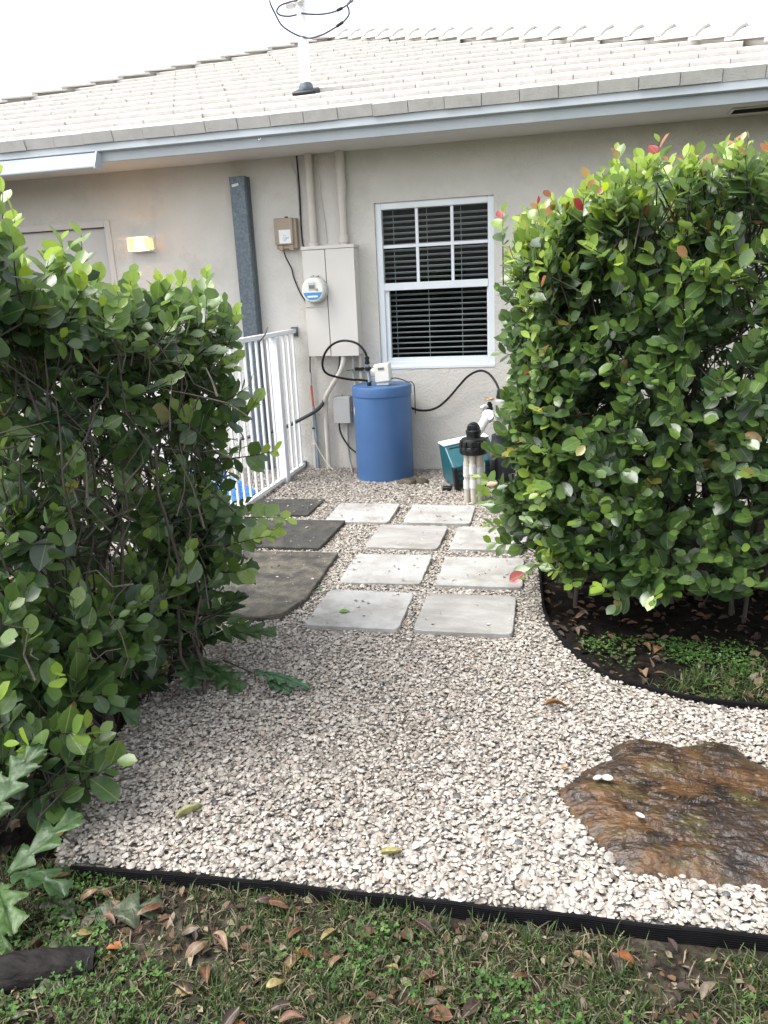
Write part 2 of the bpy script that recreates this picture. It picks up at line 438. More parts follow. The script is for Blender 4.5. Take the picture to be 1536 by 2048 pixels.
# ================================================================ SETTING: ground sheets
WY = 6.527
def sheet(name, poly_or_rect, z, mat, nx=1, ny=1, amp=0.0, nsc=8.0, kind='structure', seed=0):
    x0, x1, y0, y1 = poly_or_rect
    xs = np.linspace(x0, x1, nx + 1); ys = np.linspace(y0, y1, ny + 1)
    X, Y = np.meshgrid(xs, ys)
    P = np.stack([X.ravel(), Y.ravel()], 1)
    Z = np.full(len(P), z)
    if amp: Z = Z + (vnoise(P, nsc, 4, seed) - 0.5) * 2 * amp
    V = np.column_stack([P, Z])
    i = np.arange(nx); j = np.arange(ny)
    I, J = np.meshgrid(i, j); a = (J * (nx + 1) + I).ravel()
    Fq = np.stack([a, a + 1, a + nx + 2, a + nx + 1], 1)
    o = link(name, npmesh(name, V, Fq, smooth=True), (0, 0, 0), None, mat)
    return tag(o, kind=kind)

g = sheet('lawn_ground', (-150, 150, -150, 150), -0.095, M['lawnsoil'], 4, 4)
g = sheet('lawn_soil', (-3.4, 3.4, -0.6, 1.66), -0.040, M['lawnsoil'], 150, 60, 0.010, 9)
g = sheet('planting_bed_left', (-3.4, -1.12, 1.50, 4.2), -0.035, M['soil'], 80, 90, 0.018, 9, seed=2)
g = sheet('planting_bed_right', (-0.14, 3.4, 2.72, 5.9), -0.030, M['soil'], 100, 90, 0.018, 9, seed=3)

GRAVEL = [(-1.40, 1.585), (-0.886, 1.612), (-0.143, 1.638), (0.5, 1.66), (2.8, 1.74), (2.8, 2.80), (1.6, 2.74), (0.72, 2.724), (0.50, 2.74), (0.33, 2.80), (0.147, 2.915),
          (0.009, 3.146), (-0.083, 3.425), (-0.117, 3.73), (-0.15, 4.25), (-0.17, 4.9), (-0.12, 5.45), (1.7, 5.5), (1.7, 6.52), (-4.6, 6.52), (-4.6, 4.3), (-2.45, 4.1), (-1.85, 3.45), (-1.60, 3.05),
          (-1.53, 2.75), (-1.62, 2.45), (-1.56, 2.17), (-1.50, 1.95), (-1.45, 1.74)]
def inside(P, poly):
    x, y = P[:, 0], P[:, 1]; r = np.zeros(len(P), bool); n = len(poly)
    for i in range(n):
        (x1, y1), (x2, y2) = poly[i], poly[(i + 1) % n]
        c = ((y1 > y) != (y2 > y)) & (x < (x2 - x1) * (y - y1) / (y2 - y1 + 1e-12) + x1)
        r ^= c
    return r
mb = MB().prism_z(GRAVEL, -0.12, -0.010)
tag(mb.build('gravel_path', M['gravelbase']), kind='structure')

# ================================================================ HOUSE
house = empty('house', (-3.2, WY, 0), 'beige single-storey house with a white tiled hip roof', 'house')
HX0, HX1 = -8.3, 1.86
SOF = 2.585
WX0, WX1, WZ0, WZ1 = -1.553, -0.590, 0.874, 2.185
DX0, DX1, DZ1 = -4.93, -3.985, 2.15
def front_wall():
    xs = [HX0, DX0, DX1, WX0, WX1, HX1]; zs = [-0.25, WZ0, DZ1, WZ1, 2.62]
    m = MB()
    for i in range(len(xs) - 1):
        for j in range(len(zs) - 1):
            cx, cz = (xs[i] + xs[i + 1]) / 2, (zs[j] + zs[j + 1]) / 2
            if (WX0 < cx < WX1 and WZ0 < cz < WZ1) or (DX0 < cx < DX1 and cz < DZ1): continue
            m.add([(xs[i], WY, zs[j]), (xs[i + 1], WY, zs[j]), (xs[i + 1], WY, zs[j + 1]), (xs[i], WY, zs[j + 1])], [(0, 1, 2, 3)])
    D = 0.20
    for (a0, a1, b0, b1, bot) in ((WX0, WX1, WZ0, WZ1, True), (DX0, DX1, -0.25, DZ1, False)):
        m.add([(a0, WY, b0), (a0, WY, b1), (a0, WY + D, b1), (a0, WY + D, b0)], [(0, 1, 2, 3)])
        m.add([(a1, WY, b0), (a1, WY, b1), (a1, WY + D, b1), (a1, WY + D, b0)], [(3, 2, 1, 0)])
        m.add([(a0, WY, b1), (a1, WY, b1), (a1, WY + D, b1), (a0, WY + D, b1)], [(0, 1, 2, 3)])
        if bot: m.add([(a0, WY, b0), (a1, WY, b0), (a1, WY + D, b0), (a0, WY + D, b0)], [(3, 2, 1, 0)])
    # the other three walls
    m.add([(HX1, WY, -0.25), (HX1, 16, -0.25), (HX1, 16, 2.62), (HX1, WY, 2.62)], [(0, 1, 2, 3)])
    m.add([(HX0, WY, -0.25), (HX0, 16, -0.25), (HX0, 16, 2.62), (HX0, WY, 2.62)], [(3, 2, 1, 0)])
    m.add([(HX0, 16, -0.25), (HX1, 16, -0.25), (HX1, 16, 2.62), (HX0, 16, 2.62)], [(3, 2, 1, 0)])
    return m
fw = front_wall().build('wall', M['wall'], house)

# dark room behind the window
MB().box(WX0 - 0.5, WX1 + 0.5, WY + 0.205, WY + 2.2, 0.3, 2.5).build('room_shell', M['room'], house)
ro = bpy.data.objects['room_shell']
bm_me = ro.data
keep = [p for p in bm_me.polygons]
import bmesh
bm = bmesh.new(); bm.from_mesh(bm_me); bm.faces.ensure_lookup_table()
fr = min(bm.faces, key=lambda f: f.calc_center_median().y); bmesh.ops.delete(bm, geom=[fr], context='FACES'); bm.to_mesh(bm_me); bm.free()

# soffit, fascia, gutter
EY = 5.985
MB().box(-8.75, 2.35, EY + 0.004, WY - 0.002, SOF, SOF + 0.03).build('soffit', M['soffit'], house)
MB().prism_x([(5.965, 2.572), (5.995, 2.572), (5.995, 2.75), (5.93, 2.75), (5.93, 2.662), (5.925, 2.652), (5.925, 2.645), (5.965, 2.641)], -8.75, 2.35).build('fascia', M['fascia'], house, bevel=0.003)
gp = [(5.962, 2.638), (5.925, 2.638), (5.918, 2.610), (5.912, 2.588), (5.902, 2.566), (5.885, 2.548), (5.862, 2.538), (5.862, 2.526), (5.885, 2.522), (5.962, 2.522)]
gut = MB().prism_x(gp, -8.7, -3.60).build('gutter', M['gutter'], house, smooth=50)
MB().prism_x([(5.963, 2.641), (5.905, 2.641), (5.855, 2.543), (5.853, 2.514), (5.963, 2.514)], -3.60, -3.588).build('end_cap', M['gutter'], gut)
hk = MB().tube([(-2.27, 5.962, 2.637), (-2.268, 5.945, 2.628), (-2.262, 5.935, 2.620), (-2.250, 5.935, 2.622), (-2.247, 5.937, 2.632)], 0.004, 6)
hk.build('hook', M['white'], house, smooth=60)
# soffit vent at the right
m = MB()
m.box(1.06, 1.62, 6.20, 6.36, SOF - 0.007, SOF - 0.001)
for k in range(4): m.box(1.06, 1.62, 6.215 + k * 0.036, 6.222 + k * 0.036, SOF - 0.013, SOF - 0.007)
vent = m.build('soffit_vent', M['blackplastic'], house)
m = MB()
m.box(1.04, 1.64, 6.18, 6.20, SOF - 0.010, SOF - 0.001); m.box(1.04, 1.64, 6.36, 6.38, SOF - 0.010, SOF - 0.001)
m.box(1.04, 1.06, 6.20, 6.36, SOF - 0.010, SOF - 0.001)
m.build('vent_frame', M['soffit'], vent)

# roof: hip with apex near (-3.2, 11.5)
SL = 0.365
EY0, EZ0 = 5.925, 2.735
XL, XR = -8.85, 2.40
HALF = (XR - XL) / 2
APX, APY = (XL + XR) / 2, EY0 + HALF
APZ = EZ0 + SL * HALF
RB = APY + 0.6
deck = MB()
c1, c2, c3, c4 = (XL, EY0, EZ0), (XR, EY0, EZ0), (XR, RB + HALF, EZ0), (XL, RB + HALF, EZ0)
a1, a2 = (APX, APY, APZ), (APX, RB, APZ)
deck.add([c1, c2, c3, c4, a1, a2], [(0, 1, 4), (1, 2, 5, 4), (2, 3, 5), (3, 0, 4, 5)])
roof = deck.build('roof', M['deck'], house)
TW, TE, TT = 0.2565, 0.345, 0.040
ang = math.atan(SL)
cs, sn = math.cos(ang), math.sin(ang)
eL = TE / cs
def tile_mesh(name, thick, w=TW - 0.005, length=eL + 0.06):
    # local: x width, y up the slope, z normal; front at y=0
    lift = TT + 0.004
    b = 0.004
    V = []
    for (y, zb, zt) in ((0, lift - thick, lift), (b, lift - thick, lift + b * 0.9), (length, -0.004, 0.010)):
        for x in (-w / 2, w / 2):
            V.append((x, y, zb)); V.append((x, y, zt))
    Fq = [(0, 2, 3, 1), (1, 3, 7, 5), (5, 7, 11, 9), (0, 1, 5, 4), (4, 5, 9, 8), (2, 6, 7, 3), (6, 10, 11, 7), (8, 9, 11, 10), (0, 4, 6, 2), (4, 8, 10, 6)]
    me = bpy.data.meshes.new(name); me.from_pydata(V, [], Fq); me.update()
    me.materials.append(M['tile'])
    return me
tile_a = [tile_mesh('roof_tile', TT * f) for f in (0.96, 1.0, 1.04)]
tile_e = tile_mesh('eave_tile', 0.078)
spots = []
nrow = int((APY - EY0) / TE)
for r in range(nrow):
    y = EY0 - 0.02 + r * TE
    xl, xr = XL + (y - EY0) + 0.05, XR - (y - EY0) - 0.05
    off = [0.10, 0.47, 0.85, 0.22, 0.6, 0.98, 0.35, 0.72][r % 8] * TW
    k = math.ceil((xl - off) / TW)
    while off + k * TW < xr:
        spots.append((r, off + k * TW, y)); k += 1
P = np.array([(x, y, EZ0 + SL * (y - EY0)) for r, x, y in spots])
u, v, d = project(P)
vis = (u > -60) & (u < 1600) & (v > -60)
order = np.argsort(d + np.where(vis, 0, 1000))
big = set(order[:300].tolist())
rest_v, rest_f = [], []
base_rot = Matrix.Rotation(ang, 3, 'X')
for i, (r, x, y) in enumerate(spots):
    jit = Matrix.Rotation(rnd.gauss(0, 0.006), 3, 'Z') @ Matrix.Rotation(rnd.gauss(0, 0.006), 3, 'Y')
    Rm = base_rot @ jit
    loc = Vector((x, y + rnd.gauss(0, 0.004), EZ0 + SL * (y - EY0) + 0.002 + abs(rnd.gauss(0, 0.002))))
    me = tile_e if r == 0 else rnd.choice(tile_a)
    if i in big:
        o = link('roof_tile', me, loc, roof)
        o.rotation_euler = Rm.to_euler()
    else:
        b = len(rest_v)
        rest_v += [Rm @ vv.co + loc for vv in me.vertices]
        rest_f += [tuple(q + b for q in p.vertices) for p in me.polygons]
MB().add(rest_v, rest_f).build('far_roof_tiles', M['tile'], roof, kind='stuff')
# hip and ridge caps (visible pieces along the front hips)
def cap_mesh():
    m = []
    w, L, h = 0.13, 0.40, 0.05
    V, Fq = [], []
    for y, zo in ((0, 0.035), (L, 0.0)):
        for x, z in ((-w, -0.045), (-w * 0.5, 0.012), (0, h * 0.8), (w * 0.5, 0.012), (w, -0.045), (w * 0.96, -0.062), (0, 0.018), (-w * 0.96, -0.062)):
            V.append((x, y, z + zo))
    n = 8
    for k in range(n): Fq.append((k, (k + 1) % n, n + (k + 1) % n, n + k))
    Fq += [tuple(range(n - 1, -1, -1)), tuple(range(n, 2 * n))]
    me = bpy.data.meshes.new('ridge_cap'); me.from_pydata(V, [], Fq); me.update(); me.materials.append(M['tile']); return me
capm = cap_mesh()
for sgn in (-1, 1):
    a = Vector(c2 if sgn > 0 else c1); bvec = Vector(a1) - a; L = bvec.length; dirv = bvec / L
    rot = dirv.to_track_quat('Y', 'Z').to_matrix()
    MB().tube([a + Vector((0, 0, 0.03)), a + dirv * L + Vector((0, 0, 0.03))], 0.075, 8).build('hip_mortar', M['deck'], roof)
    for k in range(int(L / 0.34)):
        p = a + dirv * (k * 0.34) + Vector((0, 0, 0.085))
        o = link('ridge_cap', capm, p, roof)
        o.rotation_euler = rot.to_euler()

# window
win = empty('window', ((WX0 + WX1) / 2, WY + 0.04, WZ0), parent=house)
FY0, FY1 = WY + 0.022, WY + 0.085
fwid = 0.052
m = MB()
m.box(WX0, WX0 + fwid, FY0, FY1, WZ0, WZ1).box(WX1 - fwid, WX1, FY0, FY1, WZ0, WZ1)
m.box(WX0 + fwid, WX1 - fwid, FY0, FY1, WZ1 - 0.052, WZ1).box(WX0 + fwid, WX1 - fwid, FY0, FY1, WZ0, WZ0 + 0.05)
m.build('frame', M['winframe'], win, bevel=0.004)
MZ0, MZ1 = 1.502, 1.562
MB().box(WX0 + fwid, WX1 - fwid, FY0 - 0.006, FY1 - 0.004, MZ0, MZ1).build('meeting_rail', M['winframe'], win, bevel=0.004)
sx0, sx1 = WX0 + fwid, WX1 - fwid
m = MB()
m.box(sx0, sx0 + 0.035, FY0 + 0.020, FY1 + 0.004, WZ0 + 0.05, MZ0).box(sx1 - 0.012, sx1, FY0 + 0.020, FY1 + 0.004, WZ0 + 0.05, MZ0)
m.box(sx0 + 0.035, sx1 - 0.012, FY0 + 0.020, FY1 + 0.004, WZ0 + 0.05, WZ0 + 0.078)
m.build('lower_sash', M['winframe'], win, bevel=0.003)
uz0, uz1 = MZ1, WZ1 - 0.052
for k in (1, 2):
    xc = sx0 + (sx1 - sx0) * k / 3
    MB().box(xc - 0.0125, xc + 0.0125, FY0 + 0.018, FY0 + 0.036, uz0, uz1).build('muntin', M['winframe'], win, bevel=0.003)
zc = (uz0 + uz1) / 2
MB().box(sx0, sx1, FY0 + 0.015, FY0 + 0.039, zc - 0.0125, zc + 0.0125).build('muntin', M['winframe'], win, bevel=0.003)
def pane(x0, x1, z0, z1, y):
    m = MB().add([(x0, y, z0), (x1, y, z0), (x1, y, z1), (x0, y, z1)], [(0, 1, 2, 3)])
    return m.build('pane', M['glass'], win)
xs3 = [sx0 + (sx1 - sx0) * k / 3 for k in range(4)]
for i in range(3):
    for (z0, z1) in ((uz0, zc), (zc, uz1)):
        pane(xs3[i], xs3[i + 1], z0, z1, FY0 + 0.027)
pane(sx0 + 0.03, sx1 - 0.008, WZ0 + 0.07, MZ0, FY0 + 0.05)
MB().box(WX0 - 0.0, WX1 + 0.0, WY - 0.006, WY + 0.022, WZ0 - 0.012, WZ0 + 0.012).build('sill', M['winframe'], win, bevel=0.003)

# venetian blind inside the window
blind = empty('venetian_blind', ((WX0 + WX1) / 2, WY + 0.16, WZ0), 'grey venetian blind with open slats hanging behind the window glass', 'blind')
slm = None
zs_ = np.arange(WZ0 + 0.06, WZ1 - 0.05, 0.0445)
for z in zs_:
    if slm is None:
        w2 = (WX1 - WX0) / 2 - 0.012
        V, Fq = [], []
        prof = [(-0.024, -0.003), (-0.010, 0.0015), (0.010, 0.0015), (0.024, -0.003)]
        for x in (-w2, w2):
            for y, zz in prof: V.append((x, y, zz))
            for y, zz in reversed(prof): V.append((x, y, zz - 0.0028))
        n = 8
        for k in range(n): Fq.append((k, (k + 1) % n, n + (k + 1) % n, n + k))
        Fq += [tuple(range(n - 1, -1, -1)), tuple(range(n, 2 * n))]
        slm = bpy.data.meshes.new('slat'); slm.from_pydata(V, [], Fq); slm.update(); slm.materials.append(M['slat'])
    o = link('slat', slm, ((WX0 + WX1) / 2, WY + 0.165, z), blind)
    o.rotation_euler = (R_(-14 + rnd.uniform(-1.5, 1.5)), R_(rnd.uniform(-0.15, 0.15)), 0)
for fx in (0.13, 0.42, 0.71, 0.94):
    x = WX0 + (WX1 - WX0) * fx
    MB().tube([(x, WY + 0.139, WZ0 + 0.03), (x, WY + 0.139, WZ1 - 0.03)], 0.0018, 5).build('ladder_cord', M['slat'], blind)
MB().box(WX0 + 0.01, WX1 - 0.01, WY + 0.135, WY + 0.195, WZ1 - 0.045, WZ1 - 0.005).build('head_rail', M['slat'], blind)

# door at the left
door = empty('door', ((DX0 + DX1) / 2, WY + 0.05, 0), parent=house)
m = MB()
m.box(DX1, DX1 + 0.055, WY - 0.014, WY + 0.03, -0.02, DZ1 + 0.055).box(DX0 - 0.055, DX0, WY - 0.014, WY + 0.03, -0.02, DZ1 + 0.055)
m.box(DX0, DX1, WY - 0.014, WY + 0.03, DZ1, DZ1 + 0.055)
m.build('door_frame', M['door'], door, bevel=0.004)
dl = MB().box(DX0 + 0.006, DX1 - 0.006, WY + 0.035, WY + 0.08, 0.0, DZ1 - 0.004).build('door_leaf', M['door'], door, bevel=0.003)
m = MB()
m.lathe([(0.028, 0), (0.028, 0.008), (0.012, 0.012), (0.012, 0.04), (0.026, 0.05), (0.028, 0.065), (0.016, 0.075)], (DX1 - 0.075, WY + 0.035, 0.98), 16, Matrix.Rotation(R_(90), 3, 'X'))
m.build('handle', M['brass'], dl, smooth=40)

# ================================================================ THINGS ON THE WALL
# lit wall lamp
lx0, lx1, lz0, lz1 = -3.735, -3.525, 1.925, 2.045
lamp = empty('wall_lamp', (-3.63, WY, lz0), 'lit rectangular wall lamp with ribbed glass beside the door', 'lamp')
MB().box(lx0 - 0.006, lx1 + 0.006, WY - 0.012, WY - 0.001, lz0 - 0.006, lz1 + 0.006).build('backplate', M['white'], lamp, bevel=0.003)
m = MB()
for (z0, z1) in ((lz0, lz0 + 0.012), (lz1 - 0.012, lz1)):
    m.box(lx0, lx1, WY - 0.098, WY - 0.012, z0, z1)
for x in (lx0, lx1 - 0.010):
    m.box(x, x + 0.010, WY - 0.098, WY - 0.088, lz0 + 0.012, lz1 - 0.012)
    m.box(x, x + 0.010, WY - 0.022, WY - 0.012, lz0 + 0.012, lz1 - 0.012)
m.build('lamp_frame', M['white'], lamp, bevel=0.002)
m = MB()
nrib = 16
for k in range(nrib):
    xa = lx0 + 0.010 + (lx1 - lx0 - 0.020) * k / nrib; xb = lx0 + 0.010 + (lx1 - lx0 - 0.020) * (k + 1) / nrib
    xm = (xa + xb) / 2
    m.add([(xa, WY - 0.092, lz0 + 0.012), (xm, WY - 0.096, lz0 + 0.012), (xb, WY - 0.092, lz0 + 0.012), (xa, WY - 0.092, lz1 - 0.012), (xm, WY - 0.096, lz1 - 0.012), (xb, WY - 0.092, lz1 - 0.012)], [(0, 1, 4, 3), (1, 2, 5, 4)])
for x in (lx0 + 0.005, lx1 - 0.005):
    m.add([(x, WY - 0.088, lz0 + 0.012), (x, WY - 0.022, lz0 + 0.012), (x, WY - 0.022, lz1 - 0.012), (x, WY - 0.088, lz1 - 0.012)], [(0, 1, 2, 3)])
m.build('glass', M['lampglass'], lamp)
MB().lathe([(0.004, 0), (0.016, 0.006), (0.024, 0.02), (0.026, 0.036), (0.018, 0.055), (0.012, 0.07)], (-3.655, WY - 0.05, lz0 + 0.022), 16).build('bulb', M['bulb'], lamp, smooth=60)
ld = bpy.data.lights.new('wall_lamp_light', 'POINT'); ld.energy = 0.9; ld.color = (1.0, 0.50, 0.16); ld.shadow_soft_size = 0.03
lo = bpy.data.objects.new('wall_lamp_light', ld); col.objects.link(lo); lo.parent = lamp; lo.location = (0.02, -0.125, 0.06)

# galvanised channel standing against the wall
ch = empty('steel_channel', (-2.66, WY - 0.05, 0), 'tall galvanised steel channel standing upright against the wall', 'post')
px0, px1, py0, py1, pz = -2.735, -2.595, WY - 0.105, WY - 0.004, 2.455
m = MB()
m.add([], [])
prof = [(px0, py1), (px0, py0), (px1 - 0.012, py0), (px1, py0 + 0.012), (px1, py0 + 0.030), (px1 - 0.007, py0 + 0.040), (px1 - 0.007, py0 + 0.060), (px1, py0 + 0.070), (px1, py1)]
m.prism_z(prof, -0.02, pz)
m.build('channel', M['galv'], ch, bevel=0.0015)
m = MB(); m.box(px0 + 0.02, px0 + 0.078, py0 - 0.0016, py0 - 0.0004, pz - 0.075, pz - 0.055, Matrix.Rotation(R_(-10), 3, 'Y')); m.build('sticker', M['paper'], ch)
m = MB()
for x in (px0 + 0.008, px1 - 0.022): m.lathe([(0.004, 0), (0.004, 0.002)], (x, py0, pz - 0.02), 8, Matrix.Rotation(R_(90), 3, 'X'))
m.build('rivet_holes', M['blackplastic'], ch)

# meter / breaker box
bx0, bx1, bz0, bz1, by0 = -2.143, -1.700, 0.998, 1.878, WY - 0.150
mid = -1.944
mbx = empty('meter_cabinet', (-1.92, WY - 0.07, bz0), 'large beige electric meter cabinet with a long hinged door on the wall', 'electrical box')
MB().box(bx0 + 0.004, bx1 - 0.002, by0 + 0.010, WY - 0.001, bz0 + 0.004, bz1 - 0.028).build('cabinet_body', M['meter_paint'], mbx, bevel=0.003)
MB().box(bx0 - 0.002, bx1 + 0.004, by0 - 0.006, WY - 0.001, bz1 - 0.026, bz1).build('rain_hood', M['meter_paint'], mbx, bevel=0.003)
dr = MB().box(mid + 0.004, bx1, by0 - 0.004, by0 + 0.008, bz0 - 0.004, bz1 - 0.029).build('cabinet_door', M['meter_paint'], mbx, bevel=0.002)
m = MB(); m.box(bx1 - 0.001, bx1 + 0.010, by0 + 0.03, by0 + 0.045, 1.70, 1.76).box(bx1 - 0.001, bx1 + 0.010, by0 + 0.03, by0 + 0.045, 1.06, 1.11)
m.build('hinge', M['meter_paint'], mbx, bevel=0.002)
MB().box(bx0 + 0.004, mid - 0.003, by0, by0 + 0.008, 1.412, bz1 - 0.029).build('upper_cover', M['meter_paint'], mbx, bevel=0.002)
MB().box(bx0 + 0.004, mid - 0.003, by0 + 0.001, by0 + 0.008, bz0, 1.400).build('lower_cover', M['meter_paint'], mbx, bevel=0.002)
MB().box(bx0 + 0.004, mid - 0.003, by0 - 0.006, by0 + 0.006, 1.400, 1.412).build('cover_lip', M['meter_paint'], mbx, bevel=0.002)
MB().box(mid - 0.0028, mid + 0.0038, by0 + 0.0075, by0 + 0.0095, bz0 + 0.004, bz1 - 0.030).build('door_gap_shade', M['black'], mbx)  # black strip laid in to paint the shade between door and covers
# round meter
mc = (-2.038, by0 - 0.0005, 1.535)
meter = empty('electric_meter', mc, 'round glass-fronted electric meter with a blue label on the cabinet', 'meter')
AX = Matrix.Rotation(R_(90), 3, 'X')
MB().lathe([(0.104, 0), (0.108, 0.004), (0.108, 0.022), (0.102, 0.026), (0.102, 0.034), (0.106, 0.036), (0.106, 0.044), (0.098, 0.046)], mc, 40, AX).build('collar', M['jbox'], meter, smooth=35)
MB().lathe([(0.098, 0.042), (0.096, 0.085), (0.090, 0.094), (0.084, 0.096)], mc, 40, AX).build('meter_body', M['offwhite'], meter, smooth=35)
yf = mc[1] - 0.0965
def disc_seg(z_lo, z_hi, r, y, name, mat, par):
    pts = []
    n = 40
    a0 = math.asin(max(-1, z_lo / r)); a1 = math.asin(min(1, z_hi / r))
    for k in range(n + 1):
        a = a0 + (a1 - a0) * k / n; pts.append((r * math.cos(a), r * math.sin(a)))
    for k in range(n, -1, -1):
        a = a0 + (a1 - a0) * k / n; pts.append((-r * math.cos(a), r * math.sin(a)))
    mm = MB(); N = len(pts)
    mm.add([(mc[0] + a, y, mc[2] + b) for a, b in pts] + [(mc[0] + a, y - 0.003, mc[2] + b) for a, b in pts], [tuple(range(N)), tuple(range(2 * N - 1, N - 1, -1))] + [(i, (i + 1) % N, N + (i + 1) % N, N + i) for i in range(N)])
    return mm.build(name, mat, par)
disc_seg(-0.018, 0.0829, 0.083, yf, 'face_plate', M['offwhite'], meter)
lb = disc_seg(-0.075, -0.020, 0.080, yf, 'blue_label', M['blue_label'], meter)
MB().box(mc[0] - 0.045, mc[0] + 0.042, yf - 0.0045, yf - 0.0032, mc[2] - 0.057, mc[2] - 0.043).build('label_strip', M['paper'], lb)
MB().box(mc[0] - 0.030, mc[0] + 0.026, yf - 0.008, yf - 0.0032, mc[2] + 0.002, mc[2] + 0.060).build('display_bezel', M['jbox'], meter, bevel=0.002)
MB().box(mc[0] - 0.025, mc[0] + 0.021, yf - 0.0095, yf - 0.0082, mc[2] + 0.012, mc[2] + 0.040).build('display', M['lcd'], meter)
MB().lathe([(0.011, 0), (0.011, 0.004), (0.006, 0.006)], (mc[0] + 0.037, yf - 0.003, mc[2] + 0.004), 14, AX).build('optical_port', M['nid'], meter, smooth=40)
m = MB(); m.box(mc[0] - 0.03, mc[0] - 0.004, mc[1] - 0.05, mc[1] - 0.004, mc[2] + 0.104, mc[2] + 0.118).box(mc[0] + 0.008, mc[0] + 0.034, mc[1] - 0.05, mc[1] - 0.004, mc[2] + 0.102, mc[2] + 0.116)
m.build('seal_tabs', M['jbox'], meter, bevel=0.002)

# tan interface box
nb = empty('interface_box', (-2.295, WY - 0.04, 1.87), 'small tan utility box with a white paper label on the wall', 'utility box')
nx0, nx1, nz0, nz1, ny0 = -2.388, -2.205, 1.905, 2.115, WY - 0.085
MB().box(nx0 + 0.006, nx1 + 0.004, ny0 + 0.02, WY - 0.001, nz0 - 0.03, nz1 - 0.004).build('box_back', M['nid'], nb, bevel=0.005)
MB().box(nx0, nx1 - 0.022, ny0, ny0 + 0.03, nz0, nz1).build('cover', M['nid'], nb, bevel=0.008, seg=3)
MB().box(nx0 + 0.03, nx0 + 0.062, ny0 + 0.01, ny0 + 0.05, nz0 - 0.042, nz0 - 0.001).box(nx0 + 0.115, nx0 + 0.155, ny0 + 0.01, ny0 + 0.05, nz0 - 0.042, nz0 - 0.001).build('cable_entry', M['nid'], nb, bevel=0.003)
MB().box(nx0 + 0.04, nx0 + 0.142, ny0 - 0.0015, ny0 - 0.0003, nz0 + 0.012, nz0 + 0.118).build('paper_label', M['paper'], nb)
m = MB()
for pts in ([(0.075, 0.036), (0.10, 0.050), (0.125, 0.058)], [(0.085, 0.028), (0.105, 0.045)], [(0.07, 0.052), (0.10, 0.056), (0.12, 0.050)], [(0.078, 0.075), (0.082, 0.068)], [(0.092, 0.078), (0.094, 0.070), (0.10, 0.074)]):
    m.tube([(nx0 + a, ny0 - 0.0018, nz0 + b) for a, b in pts], 0.0011, 5)
m.build('pen_marks', M['black'], nb)
MB().box(nx0 + 0.09, nx0 + 0.11, ny0 + 0.03, ny0 + 0.06, nz1 - 0.003, nz1 + 0.012).build('latch', M['blackplastic'], nb)

# tall conduits above the cabinet
def strap(m, x, z, r, y):
    m.box(x - r - 0.012, x + r + 0.012, WY - 0.004, WY - 0.001, z - 0.012, z + 0.012)
cd = empty('conduit_riser', (-2.066, WY - 0.045, bz1), 'left beige conduit riser between the cabinet top and the soffit', 'conduit', 'conduit risers above the meter cabinet')
MB().tube([(-2.066, WY - 0.045, bz1 + 0.001), (-2.066, WY - 0.045, SOF - 0.001)], 0.033, 20).build('pipe', M['conduit'], cd, smooth=40)
m = MB(); m.lathe([(0.036, 0), (0.036, 0.02)], (-2.066, WY - 0.045, 2.49), 20); strap(m, -2.045, 2.50, 0.04, 0); m.build('pipe_strap', M['conduit'], cd, smooth=40)
MB().lathe([(0.040, 0), (0.040, 0.03), (0.034, 0.034)], (-2.066, WY - 0.045, bz1 + 0.001), 20).build('hub', M['conduit'], cd, smooth=40)
cd = empty('conduit_riser', (-1.806, WY - 0.045, bz1), 'right beige conduit riser with couplings nearer the window', 'conduit', 'conduit risers above the meter cabinet')
MB().tube([(-1.806, WY - 0.045, bz1 + 0.001), (-1.806, WY - 0.045, 2.24), (-1.803, WY - 0.045, 2.27), (-1.803, WY - 0.045, SOF - 0.001)], [0.031, 0.031, 0.037, 0.037], 20).build('pipe', M['conduit'], cd, smooth=40)
MB().lathe([(0.039, 0), (0.039, 0.055), (0.034, 0.058)], (-1.806, WY - 0.045, bz1 + 0.02), 20).build('coupling', M['conduit'], cd, smooth=40)
m = MB(); m.lathe([(0.040, 0), (0.040, 0.022)], (-1.803, WY - 0.045, 2.315), 20); strap(m, -1.80, 2.326, 0.042, 0); m.build('pipe_strap', M['conduit'], cd, smooth=40)

# cables and pipes on the wall
def cable(name, pts, r, mat, label, cat='cable', group=None, n=8, sub=8):
    o = MB().tube(curve(pts, sub), r, n).build(name, mat, None, smooth=70)
    return tag(o, label, cat, group)
cable('telephone_cable', [(-2.172, WY - 0.012, 2.583), (-2.168, WY - 0.012, 2.3), (-2.175, WY - 0.012, 2.05), (-2.172, WY - 0.012, 1.92), (-2.165, WY - 0.02, 1.89)], 0.006, M['black'], 'black cable dropping from the soffit past the tan box')
cable('painted_cable', [(-2.235, WY - 0.006, 2.583), (-2.215, WY - 0.006, 2.50), (-2.190, WY - 0.006, 2.43), (-2.186, WY - 0.006, 2.25), (-2.188, WY - 0.008, 2.13)], 0.0045, M['wall'], 'thin painted-over cable beside the black cable on the wall')
cable('painted_cable', [(-1.985, WY - 0.007, 2.583), (-2.00, WY - 0.007, 2.52), (-1.990, WY - 0.007, 2.25), (-1.975, WY - 0.007, 2.10), (-1.965, WY - 0.007, 1.90)], 0.006, M['wall'], 'painted-over cable between the two conduit risers')
cable('wall_cable', [(-2.33, WY - 0.05, 1.865), (-2.318, WY - 0.03, 1.80), (-2.285, WY - 0.015, 1.72), (-2.27, WY - 0.012, 1.64), (-2.225, WY - 0.014, 1.52), (-2.180, WY - 0.02, 1.44), (-2.168, WY - 0.02, 1.32), (-2.172, WY - 0.02, 1.05), (-2.178, WY - 0.03, 0.88), (-2.180, WY - 0.03, 0.84)], 0.0055, M['black'], 'black cable curling from under the tan box down the left cabinet side')
